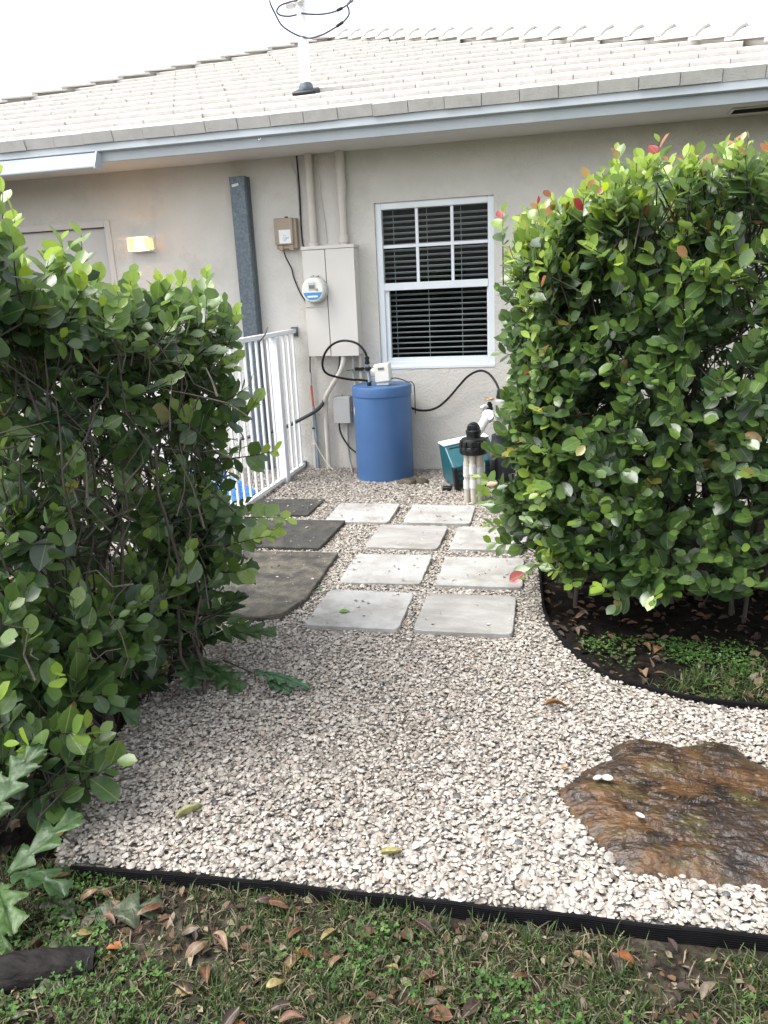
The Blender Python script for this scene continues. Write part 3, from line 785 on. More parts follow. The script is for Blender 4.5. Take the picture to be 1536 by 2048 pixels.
sp = empty('ground_wire_pipe', (-2.176, WY - 0.03, 0), 'thin stacked grey, red and blue-grey pipe running down the wall', 'pipe')
MB().tube([(-2.178, WY - 0.03, 0.85), (-2.180, WY - 0.03, 0.74)], 0.011, 10).build('sleeve', M['pvc_grey'], sp, smooth=50)
MB().tube([(-2.180, WY - 0.03, 0.74), (-2.172, WY - 0.03, 0.55)], 0.010, 10).build('red_tube', M['red'], sp, smooth=50)
MB().tube([(-2.185, WY - 0.03, 0.55), (-2.190, WY - 0.03, -0.01)], 0.013, 10).build('pale_pipe', M['conduit'], sp, smooth=50)
MB().tube([(-2.168, WY - 0.04, 0.55), (-2.160, WY - 0.04, 0.30), (-2.160, WY - 0.04, -0.01)], 0.013, 10).build('blue_grey_pipe', M['bluegrey'], sp, smooth=50)
m = MB(); m.lathe([(0.02, 0), (0.02, 0.012)], (-2.176, WY - 0.035, 0.36), 12); m.build('cable_tie', M['black'], sp)
m = MB(); m.box(-2.21, -2.15, WY - 0.045, WY - 0.001, 0.215, 0.235); m.build('pipe_clamp', M['conduit'], sp, bevel=0.002)
cable('white_wire', [(-2.178, WY - 0.055, 0.27), (-2.15, WY - 0.06, 0.20), (-2.10, WY - 0.07, 0.11), (-2.04, WY - 0.10, 0.04), (-2.0, WY - 0.12, 0.008)], 0.005, M['conduit'], 'pale wire bending away from the wall into the shells', 'wire')
cable('flexible_conduit', [(-1.845, WY - 0.125, 1.0), (-1.85, WY - 0.125, 0.94), (-1.878, WY - 0.12, 0.87), (-1.955, WY - 0.11, 0.76), (-2.03, WY - 0.09, 0.65), (-2.052, WY - 0.05, 0.57), (-2.058, WY - 0.045, 0.45), (-2.060, WY - 0.045, -0.02)], 0.021, M['conduit'], 'thick beige bent conduit leaving the bottom of the meter cabinet', 'conduit', n=14)
m = MB()
for z in (0.33, 0.47, 0.205): m.lathe([(0.025, 0), (0.025, 0.03)], (-2.060, WY - 0.045, z), 14)
cable('dark_hose', [(-1.885, WY - 0.075, 0.999), (-1.888, WY - 0.075, 0.93), (-1.915, WY - 0.065, 0.85), (-1.985, WY - 0.065, 0.74), (-2.05, WY - 0.065, 0.62), (-2.12, WY - 0.09, 0.535), (-2.28, WY - 0.08, 0.452), (-2.5, WY - 0.08, 0.36), (-2.9, WY - 0.08, 0.27)], 0.016, M['pumpdark'], 'dark hose sloping from the cabinet bottom left behind the railing', 'hose', n=12)
cable('thin_pipe', [(-1.785, WY - 0.05, 1.0), (-1.785, WY - 0.05, 0.9), (-1.790, WY - 0.05, 0.82), (-1.772, WY - 0.05, 0.68), (-1.765, WY - 0.05, 0.5)], 0.012, M['conduit'], 'slim beige pipe dropping from the cabinet to the tank back', 'pipe', n=10)
cable('thin_pipe', [(-1.722, WY - 0.05, 1.0), (-1.722, WY - 0.05, 0.75), (-1.722, WY - 0.05, 0.5)], 0.013, M['conduit'], 'slim beige pipe with a black clamp under the right cabinet edge', 'pipe', n=10)
m = MB(); m.box(-1.765, -1.695, WY - 0.075, WY - 0.03, 0.862, 0.888).box(-1.695, -1.665, WY - 0.065, WY - 0.052, 0.872, 0.882)
tag(m.build('pipe_clamp', M['blackplastic'], None, bevel=0.002), 'small black clamp on the slim pipe under the cabinet', 'clamp')
cable('green_wire', [(-1.84, WY - 0.075, 0.865), (-1.80, WY - 0.075, 0.868), (-1.785, WY - 0.07, 0.872), (-1.78, WY - 0.075, 0.85), (-1.765, WY - 0.075, 0.832)], 0.004, M['green'], 'short green ground wire tied round the slim pipe', 'wire')

jb = empty('junction_box', (-1.895, WY - 0.05, 0.41), 'small grey weatherproof junction box beside the blue tank', 'electrical box')
MB().box(-1.975, -1.822, WY - 0.080, WY - 0.002, 0.412, 0.648).build('box_body', M['jbox'], jb, bevel=0.010, seg=3)
MB().box(-1.972, -1.825, WY - 0.090, WY - 0.0805, 0.415, 0.645).build('lid', M['jbox'], jb, bevel=0.004)
m = MB(); m.box(-1.818, -1.806, WY - 0.075, WY - 0.055, 0.51, 0.545).box(-1.904, -1.894, WY - 0.06, WY - 0.03, 0.649, 0.656); m.build('latch', M['brass'], jb, bevel=0.002)
cable('black_power_cable', [(-1.94, WY - 0.05, 0.41), (-1.935, WY - 0.05, 0.34), (-1.905, WY - 0.055, 0.27), (-1.85, WY - 0.07, 0.20), (-1.78, WY - 0.10, 0.155), (-1.70, WY - 0.13, 0.12)], 0.0075, M['black'], 'black cable curving from the junction box behind the tank')
cable('thin_pipe', [(-1.873, WY - 0.045, 0.41), (-1.876, WY - 0.045, 0.25), (-1.87, WY - 0.045, 0.10), (-1.845, WY - 0.06, -0.01)], 0.014, M['pvc_grey'], 'grey pipe from the junction box down into the shells', 'pipe', n=10)

# ================================================================ BLUE TANK
tk = empty('brine_tank', (-1.487, 6.235, 0), 'tall blue plastic water softener tank standing on the shells', 'tank')
TC = (-1.487, 6.235, 0)
MB().lathe([(0.236, -0.03), (0.238, 0.0), (0.2385, 0.35), (0.2395, 0.69)], TC, 56).build('tank_body', M['tank'], tk, smooth=40)
MB().lathe([(0.2405, 0.690), (0.2455, 0.692), (0.2455, 0.757), (0.243, 0.764), (0.236, 0.768), (0.228, 0.766), (0.12, 0.772), (0.004, 0.775)], TC, 56).build('lid', M['tank'], tk, smooth=28)
# chipped white sticker, following the curve of the tank
stk = MB(); pts = [(-8, 0.52), (-5, 0.525), (-3.4, 0.55), (-3.6, 0.585), (-5.2, 0.592), (-6.6, 0.578), (-8.2, 0.58)]
ctr = []
for a, z in pts:
    th = R_(214 + a); ctr.append((TC[0] + 0.2402 * math.cos(th), TC[1] + 0.2402 * math.sin(th), z + 0.015))
stk.add(ctr, [tuple(range(len(ctr)))]); stk.build('sticker', M['paper'], tk)
# control head
hd = empty('control_head', (-1.445, 6.15, 0.776), 'ivory plastic control head with a small display on the tank', 'control unit')
MB().box(-1.513, -1.388, 6.105, 6.215, 0.800, 0.945, Matrix.Rotation(R_(-5), 3, 'Y')).build('case', M['offwhite'], hd, bevel=0.012, seg=3)
MB().box(-1.480, -1.430, 6.1015, 6.1035, 0.900, 0.918, Matrix.Rotation(R_(-5), 3, 'Y')).build('display', M['lcd'], hd)
MB().box(-1.500, -1.400, 6.12, 6.22, 0.774, 0.800).build('base', M['offwhite'], hd, bevel=0.006)
MB().lathe([(0.035, 0), (0.035, 0.03), (0.02, 0.032)], (-1.515, 6.15, 0.875), 18, Matrix.Rotation(R_(-90), 3, 'Y')).build('side_port', M['offwhite'], hd, smooth=40)
vf = empty('hose_valve', (-1.568, 6.14, 0.772), 'black plastic hose valve standing on the tank lid', 'valve')
MB().tube([(-1.566, 6.14, 0.770), (-1.560, 6.14, 0.83), (-1.570, 6.14, 0.90), (-1.574, 6.14, 0.985)], [0.014, 0.013, 0.013, 0.013], 12).build('stem', M['bluegrey'], vf, smooth=50)
MB().lathe([(0.020, 0), (0.020, 0.022), (0.016, 0.024), (0.016, 0.036), (0.020, 0.038), (0.020, 0.055), (0.012, 0.06)], (-1.574, 6.14, 0.945), 14).lathe([(0.022, 0), (0.022, 0.03)], (-1.571, 6.14, 0.895), 14).build('union_nut', M['blackplastic'], vf, smooth=40)
MB().tube([(-1.572, 6.14, 0.912), (-1.572, 6.105, 0.914), (-1.548, 6.10, 0.918)], [0.011, 0.011, 0.013], 10).box(-1.575, -1.53, 6.085, 6.105, 0.908, 0.926).build('handle', M['blackplastic'], vf, bevel=0.002)
MB().lathe([(0.018, 0), (0.018, 0.03), (0.015, 0.033)], (-1.566, 6.14, 0.771), 14).build('base_fitting', M['blackplastic'], vf, smooth=40)
cable('black_hose', [(-1.574, 6.14, 1.0), (-1.59, 6.14, 1.045), (-1.64, 6.15, 1.10), (-1.71, 6.16, 1.128), (-1.80, 6.18, 1.130), (-1.89, 6.20, 1.092), (-1.955, 6.22, 1.02), (-1.985, 6.25, 0.93), (-1.965, 6.28, 0.865), (-1.89, 6.32, 0.828), (-1.78, 6.36, 0.80), (-1.66, 6.42, 0.78), (-1.5, 6.487, 0.70), (-1.35, 6.489, 0.57), (-1.25, 6.487, 0.52), (-1.15, 6.487, 0.515), (-1.06, 6.485, 0.545), (-0.97, 6.48, 0.62), (-0.88, 6.47, 0.72), (-0.80, 6.45, 0.80), (-0.71, 6.42, 0.843), (-0.63, 6.35, 0.832), (-0.565, 6.28, 0.77), (-0.525, 6.20, 0.70), (-0.515, 6.14, 0.66)], 0.0095, M['black'], 'black hose looping from the tank valve behind the tank to the pump', 'hose', n=10, sub=7)
cable('black_lead', [(-1.383, 6.16, 0.825), (-1.35, 6.16, 0.828), (-1.30, 6.18, 0.812), (-1.268, 6.24, 0.785), (-1.246, 6.30, 0.775), (-1.238, 6.36, 0.72), (-1.245, 6.40, 0.5)], 0.004, M['black'], 'thin black lead from the control head over the tank rim')

# flat brown stone at the tank foot
def stone(name, outline, z0, h, mat, label, cat, nr=10, na=64, amp=0.2, seed=0, steps=0, kind=None, tilt=(0, 0), fine=0.0):
    O = np.array(outline, float); c = O.mean(0)
    th = np.linspace(0, 2 * np.pi, na, endpoint=False)
    ang_ = np.arctan2(O[:, 1] - c[1], O[:, 0] - c[0]); rad = np.hypot(O[:, 0] - c[0], O[:, 1] - c[1])
    k = np.argsort(ang_); ang_, rad = ang_[k], rad[k]
    ang3 = np.concatenate([ang_ - 2 * np.pi, ang_, ang_ + 2 * np.pi]); rad3 = np.tile(rad, 3)
    rr = np.interp(th, ang3, rad3)
    rr = rr * (1 + (vnoise(np.column_stack([np.cos(th), np.sin(th)]), 6, 3, seed + 5) - 0.5) * 0.07)
    V = []
    rho = np.concatenate([[0.0], np.linspace(0.08, 0.9, nr - 4), [0.95, 0.985, 1.0, 1.005]])
    for i, q in enumerate(rho):
        x = c[0] + rr * q * np.cos(th); y = c[1] + rr * q * np.sin(th)
        n1 = vnoise(np.column_stack([x, y]), 7, 5, seed) - 0.5
        n2 = vnoise(np.column_stack([x * 1.0, y * 2.6]), 11, 4, seed + 3)
        z = z0 + h * (1 - q ** 7) + h * amp * n1 * 2 * (1 - q ** 8)
        if steps: z = z + h * 0.45 * (np.floor(n2 * steps) / steps - 0.5) * (1 - q ** 10)
        if fine:
            rdg = 1 - np.abs(vnoise(np.column_stack([x * 1.3 + y * 0.8, y * 2.2 - x * 0.5]), 9, 5, seed + 8) - 0.5) * 2
            z = z + fine * (rdg - 0.7) * (1 - q ** 12) * 1.6 + fine * 0.5 * (vnoise(np.column_stack([x, y]), 60, 3, seed + 11) - 0.5)
        z = z + tilt[0] * (x - c[0]) + tilt[1] * (y - c[1])
        if i == len(rho) - 1: z = np.full_like(z, z0 - 0.04)
        V.append(np.column_stack([x, y, z]))
    V = np.concatenate(V)
    Fq = []
    nR = len(rho)
    for i in range(nR - 1):
        a = i * na + np.arange(na); b = i * na + (np.arange(na) + 1) % na
        Fq.append(np.stack([a, b, b + na, a + na], 1))
    Fq = np.concatenate(Fq)
    o = np.array([c[0], c[1], z0])
    ob = link(name, npmesh(name, V - o, Fq, smooth=True), o, None, mat)
    ob.data.set_sharp_from_angle(angle=R_(55))
    return tag(ob, label, cat)
stone('flat_stone', [(-1.345, 5.955), (-1.29, 6.00), (-1.22, 6.03), (-1.12, 6.05), (-1.075, 6.03), (-1.08, 5.99), (-1.17, 5.955), (-1.26, 5.93)], 0.005, 0.035, M['stone_brown'], 'flat brown stone lying against the foot of the blue tank', 'stone', seed=4)

# ================================================================ PUMP AND VALVE MANIFOLD
pp = empty('pool_pump', (-0.66, 5.98, 0), 'teal and black irrigation pump on the ground near the wall', 'pump')
Rp = Matrix.Rotation(R_(26), 3, 'Z') @ Matrix.Rotation(R_(-7), 3, 'Y')
pc = Vector((-0.74, 5.98, 0.20))
def rb(m, x0, x1, y0, y1, z0, z1):
    return m.box(x0, x1, y0, y1, z0, z1, Rp, pc)
m = MB()
prof = [(5.86, 0.045), (5.83, 0.205), (5.99, 0.345), (6.14, 0.345), (6.14, 0.045)]
def sweep(m, prof, x0, x1):
    n = len(prof); V = [(x0, y, z) for y, z in prof] + [(x1, y, z) for y, z in prof]
    V = [Rp @ (Vector(p) - pc) + pc for p in V]
    m.add(V, [(i, (i + 1) % n, n + (i + 1) % n, n + i) for i in range(n)] + [tuple(range(n - 1, -1, -1)), tuple(range(n, 2 * n))])
sweep(m, prof, -0.93, -0.56)
cov = m.build('motor_cover', M['teal'], pp, bevel=0.010, seg=3)
top = MB(); sweep(top, [(5.982, 0.3455), (5.982, 0.356), (6.145, 0.356), (6.145, 0.3455)], -0.934, -0.556); top.build('cover_plate', M['white'], pp, bevel=0.003)
def slope_patch(x0, x1, t0, t1, lift=0.0015, th=0.003):
    """a thin piece lying on the sloping front panel, t runs down the slope"""
    A, B = Vector((0, 5.99, 0.345)), Vector((0, 5.83, 0.205))
    d_ = (B - A); nrm = Vector((0, -0.66, 0.75)).normalized()
    mm = MB(); V = []
    for h in (lift, lift + th):
        for (x, t) in ((x0, t0), (x1, t0), (x1, t1), (x0, t1)):
            p = A + d_ * t + nrm * h; V.append(Rp @ (Vector((x, p.y, p.z)) - pc) + pc)
    mm.add(V, [(3, 2, 1, 0), (4, 5, 6, 7), (0, 1, 5, 4), (1, 2, 6, 5), (2, 3, 7, 6), (3, 0, 4, 7)])
    return mm
slope_patch(-0.80, -0.765, 0.32, 1.0).build('slot', M['pumpdark'], cov, bevel=0.001)
slope_patch(-0.90, -0.66, 0.13, 0.17).build('seam', M['blackplastic'], cov)
m = MB()
for k in range(3): rb(m, -0.90, -0.60, 5.826 + 0.006 * (k + 1), 5.85 + 0.006 * (k + 1), 0.160 - 0.042 * k, 0.170 - 0.042 * k)
m.build('vent_louvres', M['pumpdark'], cov)
m = MB(); rb(m, -0.935, -0.905, 5.80, 5.85, 0.015, 0.205); m.box(-0.93, -0.86, 5.76, 5.82, -0.008, 0.030).box(-0.86, -0.50, 5.92, 6.12, -0.005, 0.030)
m.build('foot', M['blackplastic'], pp, bevel=0.006)
# wet end: funnel shaped volute
m = MB()
m.lathe([(0.075, 0.0), (0.10, 0.05), (0.125, 0.14), (0.135, 0.22), (0.125, 0.27), (0.085, 0.30), (0.072, 0.36), (0.072, 0.395), (0.06, 0.40)], (-0.50, 6.00, 0.0), 32)
m.build('volute', M['pumpdark'], pp, smooth=45)
MB().lathe([(0.155, 0), (0.16, 0.012), (0.16, 0.03), (0.12, 0.035)], (-0.56, 6.00, 0.19), 32, Matrix.Rotation(R_(90), 3, 'Y')).build('clamp_ring', M['blackplastic'], pp, smooth=40)
MB().box(-0.60, -0.20, 5.86, 6.16, -0.02, 0.022).build('base_slab', M['slab_dark'], pp, bevel=0.01)
MB().lathe([(0.034, 0.395), (0.034, 0.44), (0.041, 0.442), (0.041, 0.475), (0.034, 0.478), (0.034, 0.53), (0.043, 0.532), (0.043, 0.66), (0.034, 0.664), (0.034, 0.675)], (-0.50, 6.00, 0.0), 20).build('discharge_pipe', M['pvcw'], pp, smooth=40)
MB().tube([(-0.50, 6.0, 0.67), (-0.505, 6.0, 0.71), (-0.513, 6.05, 0.725), (-0.517, 6.14, 0.66)], [0.028, 0.026, 0.02, 0.014], 12).lathe([(0.034, 0), (0.034, 0.025)], (-0.50, 6.0, 0.672), 16).build('hose_fitting', M['blackplastic'], pp, smooth=45)
MB().tube(curve([(-0.535, 5.97, 0.585), (-0.57, 5.93, 0.575), (-0.60, 5.88, 0.545), (-0.615, 5.80, 0.515), (-0.63, 5.70, 0.49), (-0.645, 5.60, 0.475), (-0.655, 5.53, 0.47)], 5), 0.034, 16).build('cross_pipe', M['pvcw'], pp, smooth=45)
MB().lathe([(0.045, 0), (0.045, 0.055)], (-0.585, 5.90, 0.545), 16, Matrix.Rotation(R_(60), 3, 'X')).build('pipe_elbow', M['pvcw'], pp, smooth=45)
# hose bib
hb = empty('hose_bib', (-0.60, 5.93, 0.59), 'small weathered brass tap with a round handle above the pump pipe', 'tap')
MB().tube([(-0.575, 5.93, 0.60), (-0.578, 5.925, 0.66)], 0.014, 12).lathe([(0.026, 0), (0.026, 0.018), (0.021, 0.022), (0.021, 0.045), (0.012, 0.05)], (-0.577, 5.926, 0.60), 14).build('tap_body', M['blackplastic'], hb, smooth=45)
MB().tube([(-0.577, 5.926, 0.62), (-0.615, 5.91, 0.63), (-0.635, 5.90, 0.61)], [0.015, 0.017, 0.022], 10).build('spout', M['pvc_grey'], hb, smooth=45)
m = MB(); ringp = [(-0.578 + 0.031 * math.cos(a), 5.925 + 0.031 * math.sin(a), 0.682) for a in np.linspace(0, 2 * math.pi, 17)]
m.tube(ringp, 0.0065, 8, caps=False)
for a in (0.3, 1.87, 3.44, 5.0): m.tube([(-0.578, 5.925, 0.682), (-0.578 + 0.03 * math.cos(a), 5.925 + 0.03 * math.sin(a), 0.682)], 0.004, 6)
m.build('handle', M['brass'], hb, smooth=60)
# indexing valve with pvc legs
iv = empty('valve_manifold', (-0.652, 5.49, 0), 'black indexing valve carried on a ring of upright white pvc pipes', 'valve')
VC = (-0.652, 5.49)
angs = [-150, -95, -40, 20, 90, 160]
for k, a in enumerate(angs):
    x = VC[0] + 0.052 * math.cos(R_(a)); y = VC[1] + 0.052 * math.sin(R_(a))
    lean = rnd.uniform(-0.012, 0.012)
    pl = MB().tube([(x + lean, y, -0.03), (x, y, 0.385)], 0.0235, 16).build('pipe', M['pvc'], iv, smooth=45)
    zc1 = 0.205 + (0.01 if k % 2 else -0.015)
    m = MB().lathe([(0.0285, 0), (0.0285, 0.072)], (x + lean * 0.4, y, zc1), 16)
    if k < 3: m.lathe([(0.028, 0), (0.028, 0.06)], (x + lean * 0.75, y, 0.10 + 0.012 * k), 16)
    m.build('coupling', M['pvcw'], pl, smooth=40)
m = MB()
m.lathe([(0.094, 0.355), (0.098, 0.36), (0.098, 0.405), (0.094, 0.41)], (VC[0], VC[1], 0), 28)
m.build('valve_base', M['blackplastic'], iv, smooth=40)
cap = MB().lathe([(0.088, 0.411), (0.092, 0.415), (0.090, 0.455), (0.084, 0.465), (0.05, 0.475), (0.05, 0.50), (0.055, 0.502), (0.055, 0.522), (0.045, 0.53)], (VC[0], VC[1], 0), 28).build('valve_cap', M['blackplastic'], iv, smooth=40)
m = MB()
for k in range(12):
    a = 2 * math.pi * k / 12
    m.box(VC[0] - 0.009, VC[0] + 0.009, VC[1] + 0.086, VC[1] + 0.101, 0.362, 0.452, Matrix.Rotation(a, 3, 'Z'), (VC[0], VC[1], 0.40))
m.build('grip_ribs', M['blackplastic'], cap, bevel=0.003)
MB().tube(curve([(VC[0], VC[1], 0.52), (VC[0], VC[1] + 0.005, 0.535), (VC[0] + 0.0, VC[1] + 0.03, 0.525), (VC[0] - 0.003, VC[1] + 0.06, 0.505)], 4), [0.046] * 13, 16).build('inlet_elbow', M['blackplastic'], iv, smooth=50)
m = MB(); m.box(VC[0] - 0.035, VC[0] + 0.02, VC[1] - 0.045, VC[1] - 0.02, 0.53, 0.565).box(VC[0] - 0.012, VC[0] + 0.012, VC[1] - 0.03, VC[1] + 0.03, 0.56, 0.578); m.build('lug', M['blackplastic'], cap, bevel=0.004)

# ================================================================ WHITE RAILING
rl = empty('white_railing', (-2.30, 5.2, 0), 'white metal picket railing running from the wall towards the left hedge', 'railing')
RY0, RY1, RX = 3.55, 6.50, -2.30
MB().box(RX - 0.020, RX + 0.020, RY0, RY1, 1.190, 1.225).build('top_rail', M['white'], rl, bevel=0.004)
MB().box(RX - 0.018, RX + 0.018, RY0, RY1, 0.020, 0.050).build('bottom_rail', M['white'], rl, bevel=0.004)
y = RY1 - 0.05
pk = None
while y > RY0 + 0.03:
    if pk is None:
        pk = MB().box(RX - 0.009, RX + 0.009, y - 0.009, y + 0.009, 0.051, 1.189).build('picket', M['white'], rl, bevel=0.002)
    elif min(abs(y - 6.0), abs(y - 4.1)) > 0.06:
        o = pk.copy(); col.objects.link(o); o.location = Vector((RX, y, 0.051)) - WLOC[rl.name]
    y -= 0.118
for yy in (6.0, 4.1):
    MB().box(RX - 0.036, RX + 0.036, yy - 0.036, yy + 0.036, -0.05, 1.189).build('post', M['white'], rl, bevel=0.003)
m = MB(); m.box(RX - 0.028, RX + 0.028, RY1 + 0.001, WY - 0.001, 1.16, 1.24); m.build('wall_bracket', M['galv'], rl, bevel=0.003)
m = MB(); m.box(RX - 0.024, RX + 0.024, RY1 + 0.001, WY - 0.001, 0.012, 0.065); m.build('wall_bracket', M['galv'], rl, bevel=0.003)

# crumpled blue tarp behind the railing
na, nr_ = 72, 26
th = np.linspace(0, 2 * np.pi, na, endpoint=False)
V = []
for i in range(nr_):
    q = i / (nr_ - 1)
    x = -2.76 + 0.36 * q * np.cos(th) * (1 + 0.15 * np.sin(3 * th)); y = 5.42 + 0.40 * q * np.sin(th) * (1 + 0.12 * np.cos(4 * th))
    n1 = np.abs(vnoise(np.column_stack([x, y]), 9, 2, 31) - 0.5) * 2; n2 = np.abs(vnoise(np.column_stack([x, y]), 22, 2, 12) - 0.5)
    z = 0.02 + 0.20 * (1 - q ** 2) * (0.55 + 0.9 * n1) + 0.10 * n2 * (1 - q ** 6)
    V.append(np.column_stack([x, y, z]))
V = np.concatenate(V); a = np.arange(na); b = (a + 1) % na
Fq = np.concatenate([np.stack([i * na + a, i * na + b, (i + 1) * na + b, (i + 1) * na + a], 1) for i in range(nr_ - 1)])
o = link('blue_tarp', npmesh('blue_tarp', V - np.array([-2.76, 5.42, 0]), Fq, smooth=False), (-2.76, 5.42, 0), None, M['tarp'])
tag(o, 'crumpled blue plastic tarp heaped behind the white railing', 'tarp')

# ================================================================ ROOF MAST
ms = empty('service_mast', (-2.15, 6.82, 3.06), 'white service mast with looped wires standing on the roof', 'mast')
mx, my = -2.15, 6.82
zb = EZ0 + SL * (my - EY0) + 0.03
MB().tube([(mx, my, zb - 0.05), (mx, my, 3.755)], 0.043, 20).build('pole', M['white'], ms, smooth=45)
MB().box(mx - 0.10, mx + 0.10, my - 0.09, my + 0.08, zb - 0.02, zb + 0.035, Matrix.Rotation(ang, 3, 'X')).build('flashing', M['blackplastic'], ms, bevel=0.015)
MB().lathe([(0.056, 0), (0.060, 0.03), (0.050, 0.06)], (mx, my, zb + 0.02), 16).build('flashing_collar', M['galv'], ms, smooth=40)
MB().lathe([(0.05, 3.74), (0.062, 3.75), (0.062, 3.80), (0.05, 3.86), (0.02, 3.89)], (mx, my, 0), 18).build('weather_head', M['white'], ms, smooth=40)
m = MB(); m.box(mx - 0.12, mx - 0.03, my - 0.02, my + 0.02, 3.725, 3.755).lathe([(0.022, 0), (0.03, 0.012), (0.022, 0.024), (0.03, 0.036), (0.02, 0.05)], (mx + 0.02, my - 0.06, 3.725), 14); m.build('insulator', M['pvc_grey'], ms, smooth=40)
WBL = surf('service_wire', (0.03, 0.03, 0.06), None, 0.4)
def wire(pts):
    MB().tube(curve(pts, 7), 0.007, 8).build('wire', WBL, ms, smooth=70)
wy_ = my - 0.06
wire([(-2.45, wy_ + .2, 3.98), (-2.39, wy_, 3.78), (-2.35, wy_, 3.68), (-2.31, wy_, 3.605), (-2.26, wy_, 3.56), (-2.19, wy_ + .02, 3.52), (-2.10, wy_ + .02, 3.488), (-2.04, wy_, 3.480), (-1.95, wy_, 3.497), (-1.86, wy_, 3.53), (-1.80, wy_, 3.556), (-1.745, wy_, 3.60), (-1.738, wy_, 3.64), (-1.75, wy_, 3.68), (-1.745, wy_ + .1, 3.74), (-1.70, wy_ + .3, 3.95)])
wire([(-2.13, wy_, 3.66), (-2.05, wy_, 3.645), (-1.96, wy_, 3.636), (-1.87, wy_, 3.640), (-1.79, wy_, 3.66), (-1.725, wy_, 3.69), (-1.71, wy_ + .05, 3.73), (-1.72, wy_ + .2, 3.90)])
wire([(-2.17, wy_, 3.655), (-2.24, wy_, 3.652), (-2.31, wy_, 3.668), (-2.335, wy_, 3.70), (-2.30, wy_, 3.735), (-2.22, wy_, 3.75), (-2.15, wy_, 3.755)])
m = MB(); m.tube([(-1.845, wy_, 3.537), (-1.79, wy_, 3.562)], 0.012, 10).tube([(-1.835, wy_, 3.647), (-1.79, wy_, 3.66)], 0.012, 10); m.build('splice', M['black'], ms)

# ================================================================ PAVERS AND SLABS
PS = 0.452
PAV = [(-1.382, 5.066, 1.5, 'paver', 'white square paver in the farthest row, left column, nearest the blue tank'),
       (-0.836, 5.073, 2.1, 'paver', 'white square paver in the farthest row, right column, by the white pipes'),
       (-0.962, 4.560, 0.3, 'paver_dirty', 'white square paver in the second row from the house, left column'),
       (-0.448, 4.570, 1.0, 'paver', 'white square paver in the second row from the house, partly under hedge leaves'),
       (-0.965, 3.979, 1.3, 'paver', 'white square paver in the third row from the house, left column'),
       (-0.438, 3.987, 1.9, 'paver', 'clean white square paver in the third row from the house, right column'),
       (-0.964, 3.411, 1.2, 'paver', 'white square paver in the nearest row with a green leaf on it'),
       (-0.448, 3.422, 1.3, 'paver_dirty', 'grey-stained square paver in the nearest row, right column')]
pav_polys = []
for x, y, r, mt, lb_ in PAV:
    Rz = Matrix.Rotation(R_(r), 3, 'Z')
    out = []
    cor = [(-1, -1), (1, -1), (1, 1), (-1, 1)]
    for i in range(4):
        A, B = Vector((*cor[i], 0)) * PS / 2, Vector((*cor[(i + 1) % 4], 0)) * PS / 2
        chip = rnd.uniform(0.004, 0.012)
        for j in range(15):
            t = (j + 0.5) / 15; q = A.lerp(B, t)
            inw = (vnoise([[q.x + x * 3, q.y + y * 3]], 22, 3, 19)[0] - 0.35) * 0.010
            if j in (0, 14): inw += chip * 0.5
            nn = Vector(((B - A).y, -(B - A).x, 0)).normalized()
            out.append(q - nn * max(0, inw))
    tl_ = Matrix.Rotation(rnd.uniform(-.012, .012), 3, 'X') @ Matrix.Rotation(rnd.uniform(-.01, .01), 3, 'Y')
    N = len(out); V = [Rz @ (tl_ @ Vector((p.x, p.y, zz))) + Vector((x, y, 0)) for zz in (-0.03, 0.022) for p in out]
    m = MB().add(V, [(i, (i + 1) % N, N + (i + 1) % N, N + i) for i in range(N)] + [tuple(range(N - 1, -1, -1)), tuple(range(N, 2 * N))])
    tag(m.build('paver', M[mt], None, bevel=0.004), lb_, 'paver', 'white pavers laid in the shells')
    h = PS / 2 - 0.006
    pav_polys.append([(x + (Rz @ Vector((a * h, b * h, 0))).x, y + (Rz @ Vector((a * h, b * h, 0))).y) for a, b in ((-1, -1), (1, -1), (1, 1), (-1, 1))])
def slab(poly, z, mat, label):
    """rough-edged slab"""
    n = len(poly); pts = []
    for i in range(n):
        a, b = Vector(poly[i]), Vector(poly[(i + 1) % n]); L = (b - a).length; k = max(2, int(L / 0.045))
        for j in range(k):
            p = a.lerp(b, j / k); off = (vnoise([[p.x, p.y]], 9, 3, 8)[0] - 0.5) * 0.014
            nrm = Vector(((b - a).y, -(b - a).x)).normalized()
            pts.append(tuple(p + nrm * off))
    m = MB().prism_z(pts, -0.03, z)
    o = m.build('stepping_slab', mat, None, bevel=0.006)
    tag(o, label, 'slab', 'dark slabs beside the railing')
    c = Vector((sum(p[0] for p in pts) / len(pts), sum(p[1] for p in pts) / len(pts)))
    pav_polys.append([tuple(c + (Vector(p) - c) * 0.985) for p in pts])
slab([(-2.26, 5.00), (-1.765, 4.985), (-1.765, 5.405), (-2.25, 5.38)], 0.020, M['slab_dark'], 'smallest dark slab farthest from the camera beside the railing')
slab([(-2.26, 4.26), (-1.455, 4.285), (-1.452, 4.86), (-2.245, 4.83)], 0.024, M['slab_dark'], 'wide dark grey slab, the middle one of three beside the railing')
slab([(-2.20, 3.26), (-1.42, 3.235), (-1.325, 3.29), (-1.275, 3.50), (-1.31, 4.195), (-2.24, 4.16)], 0.028, M['slab_brown'], 'largest mossy brown slab nearest the left hedge')

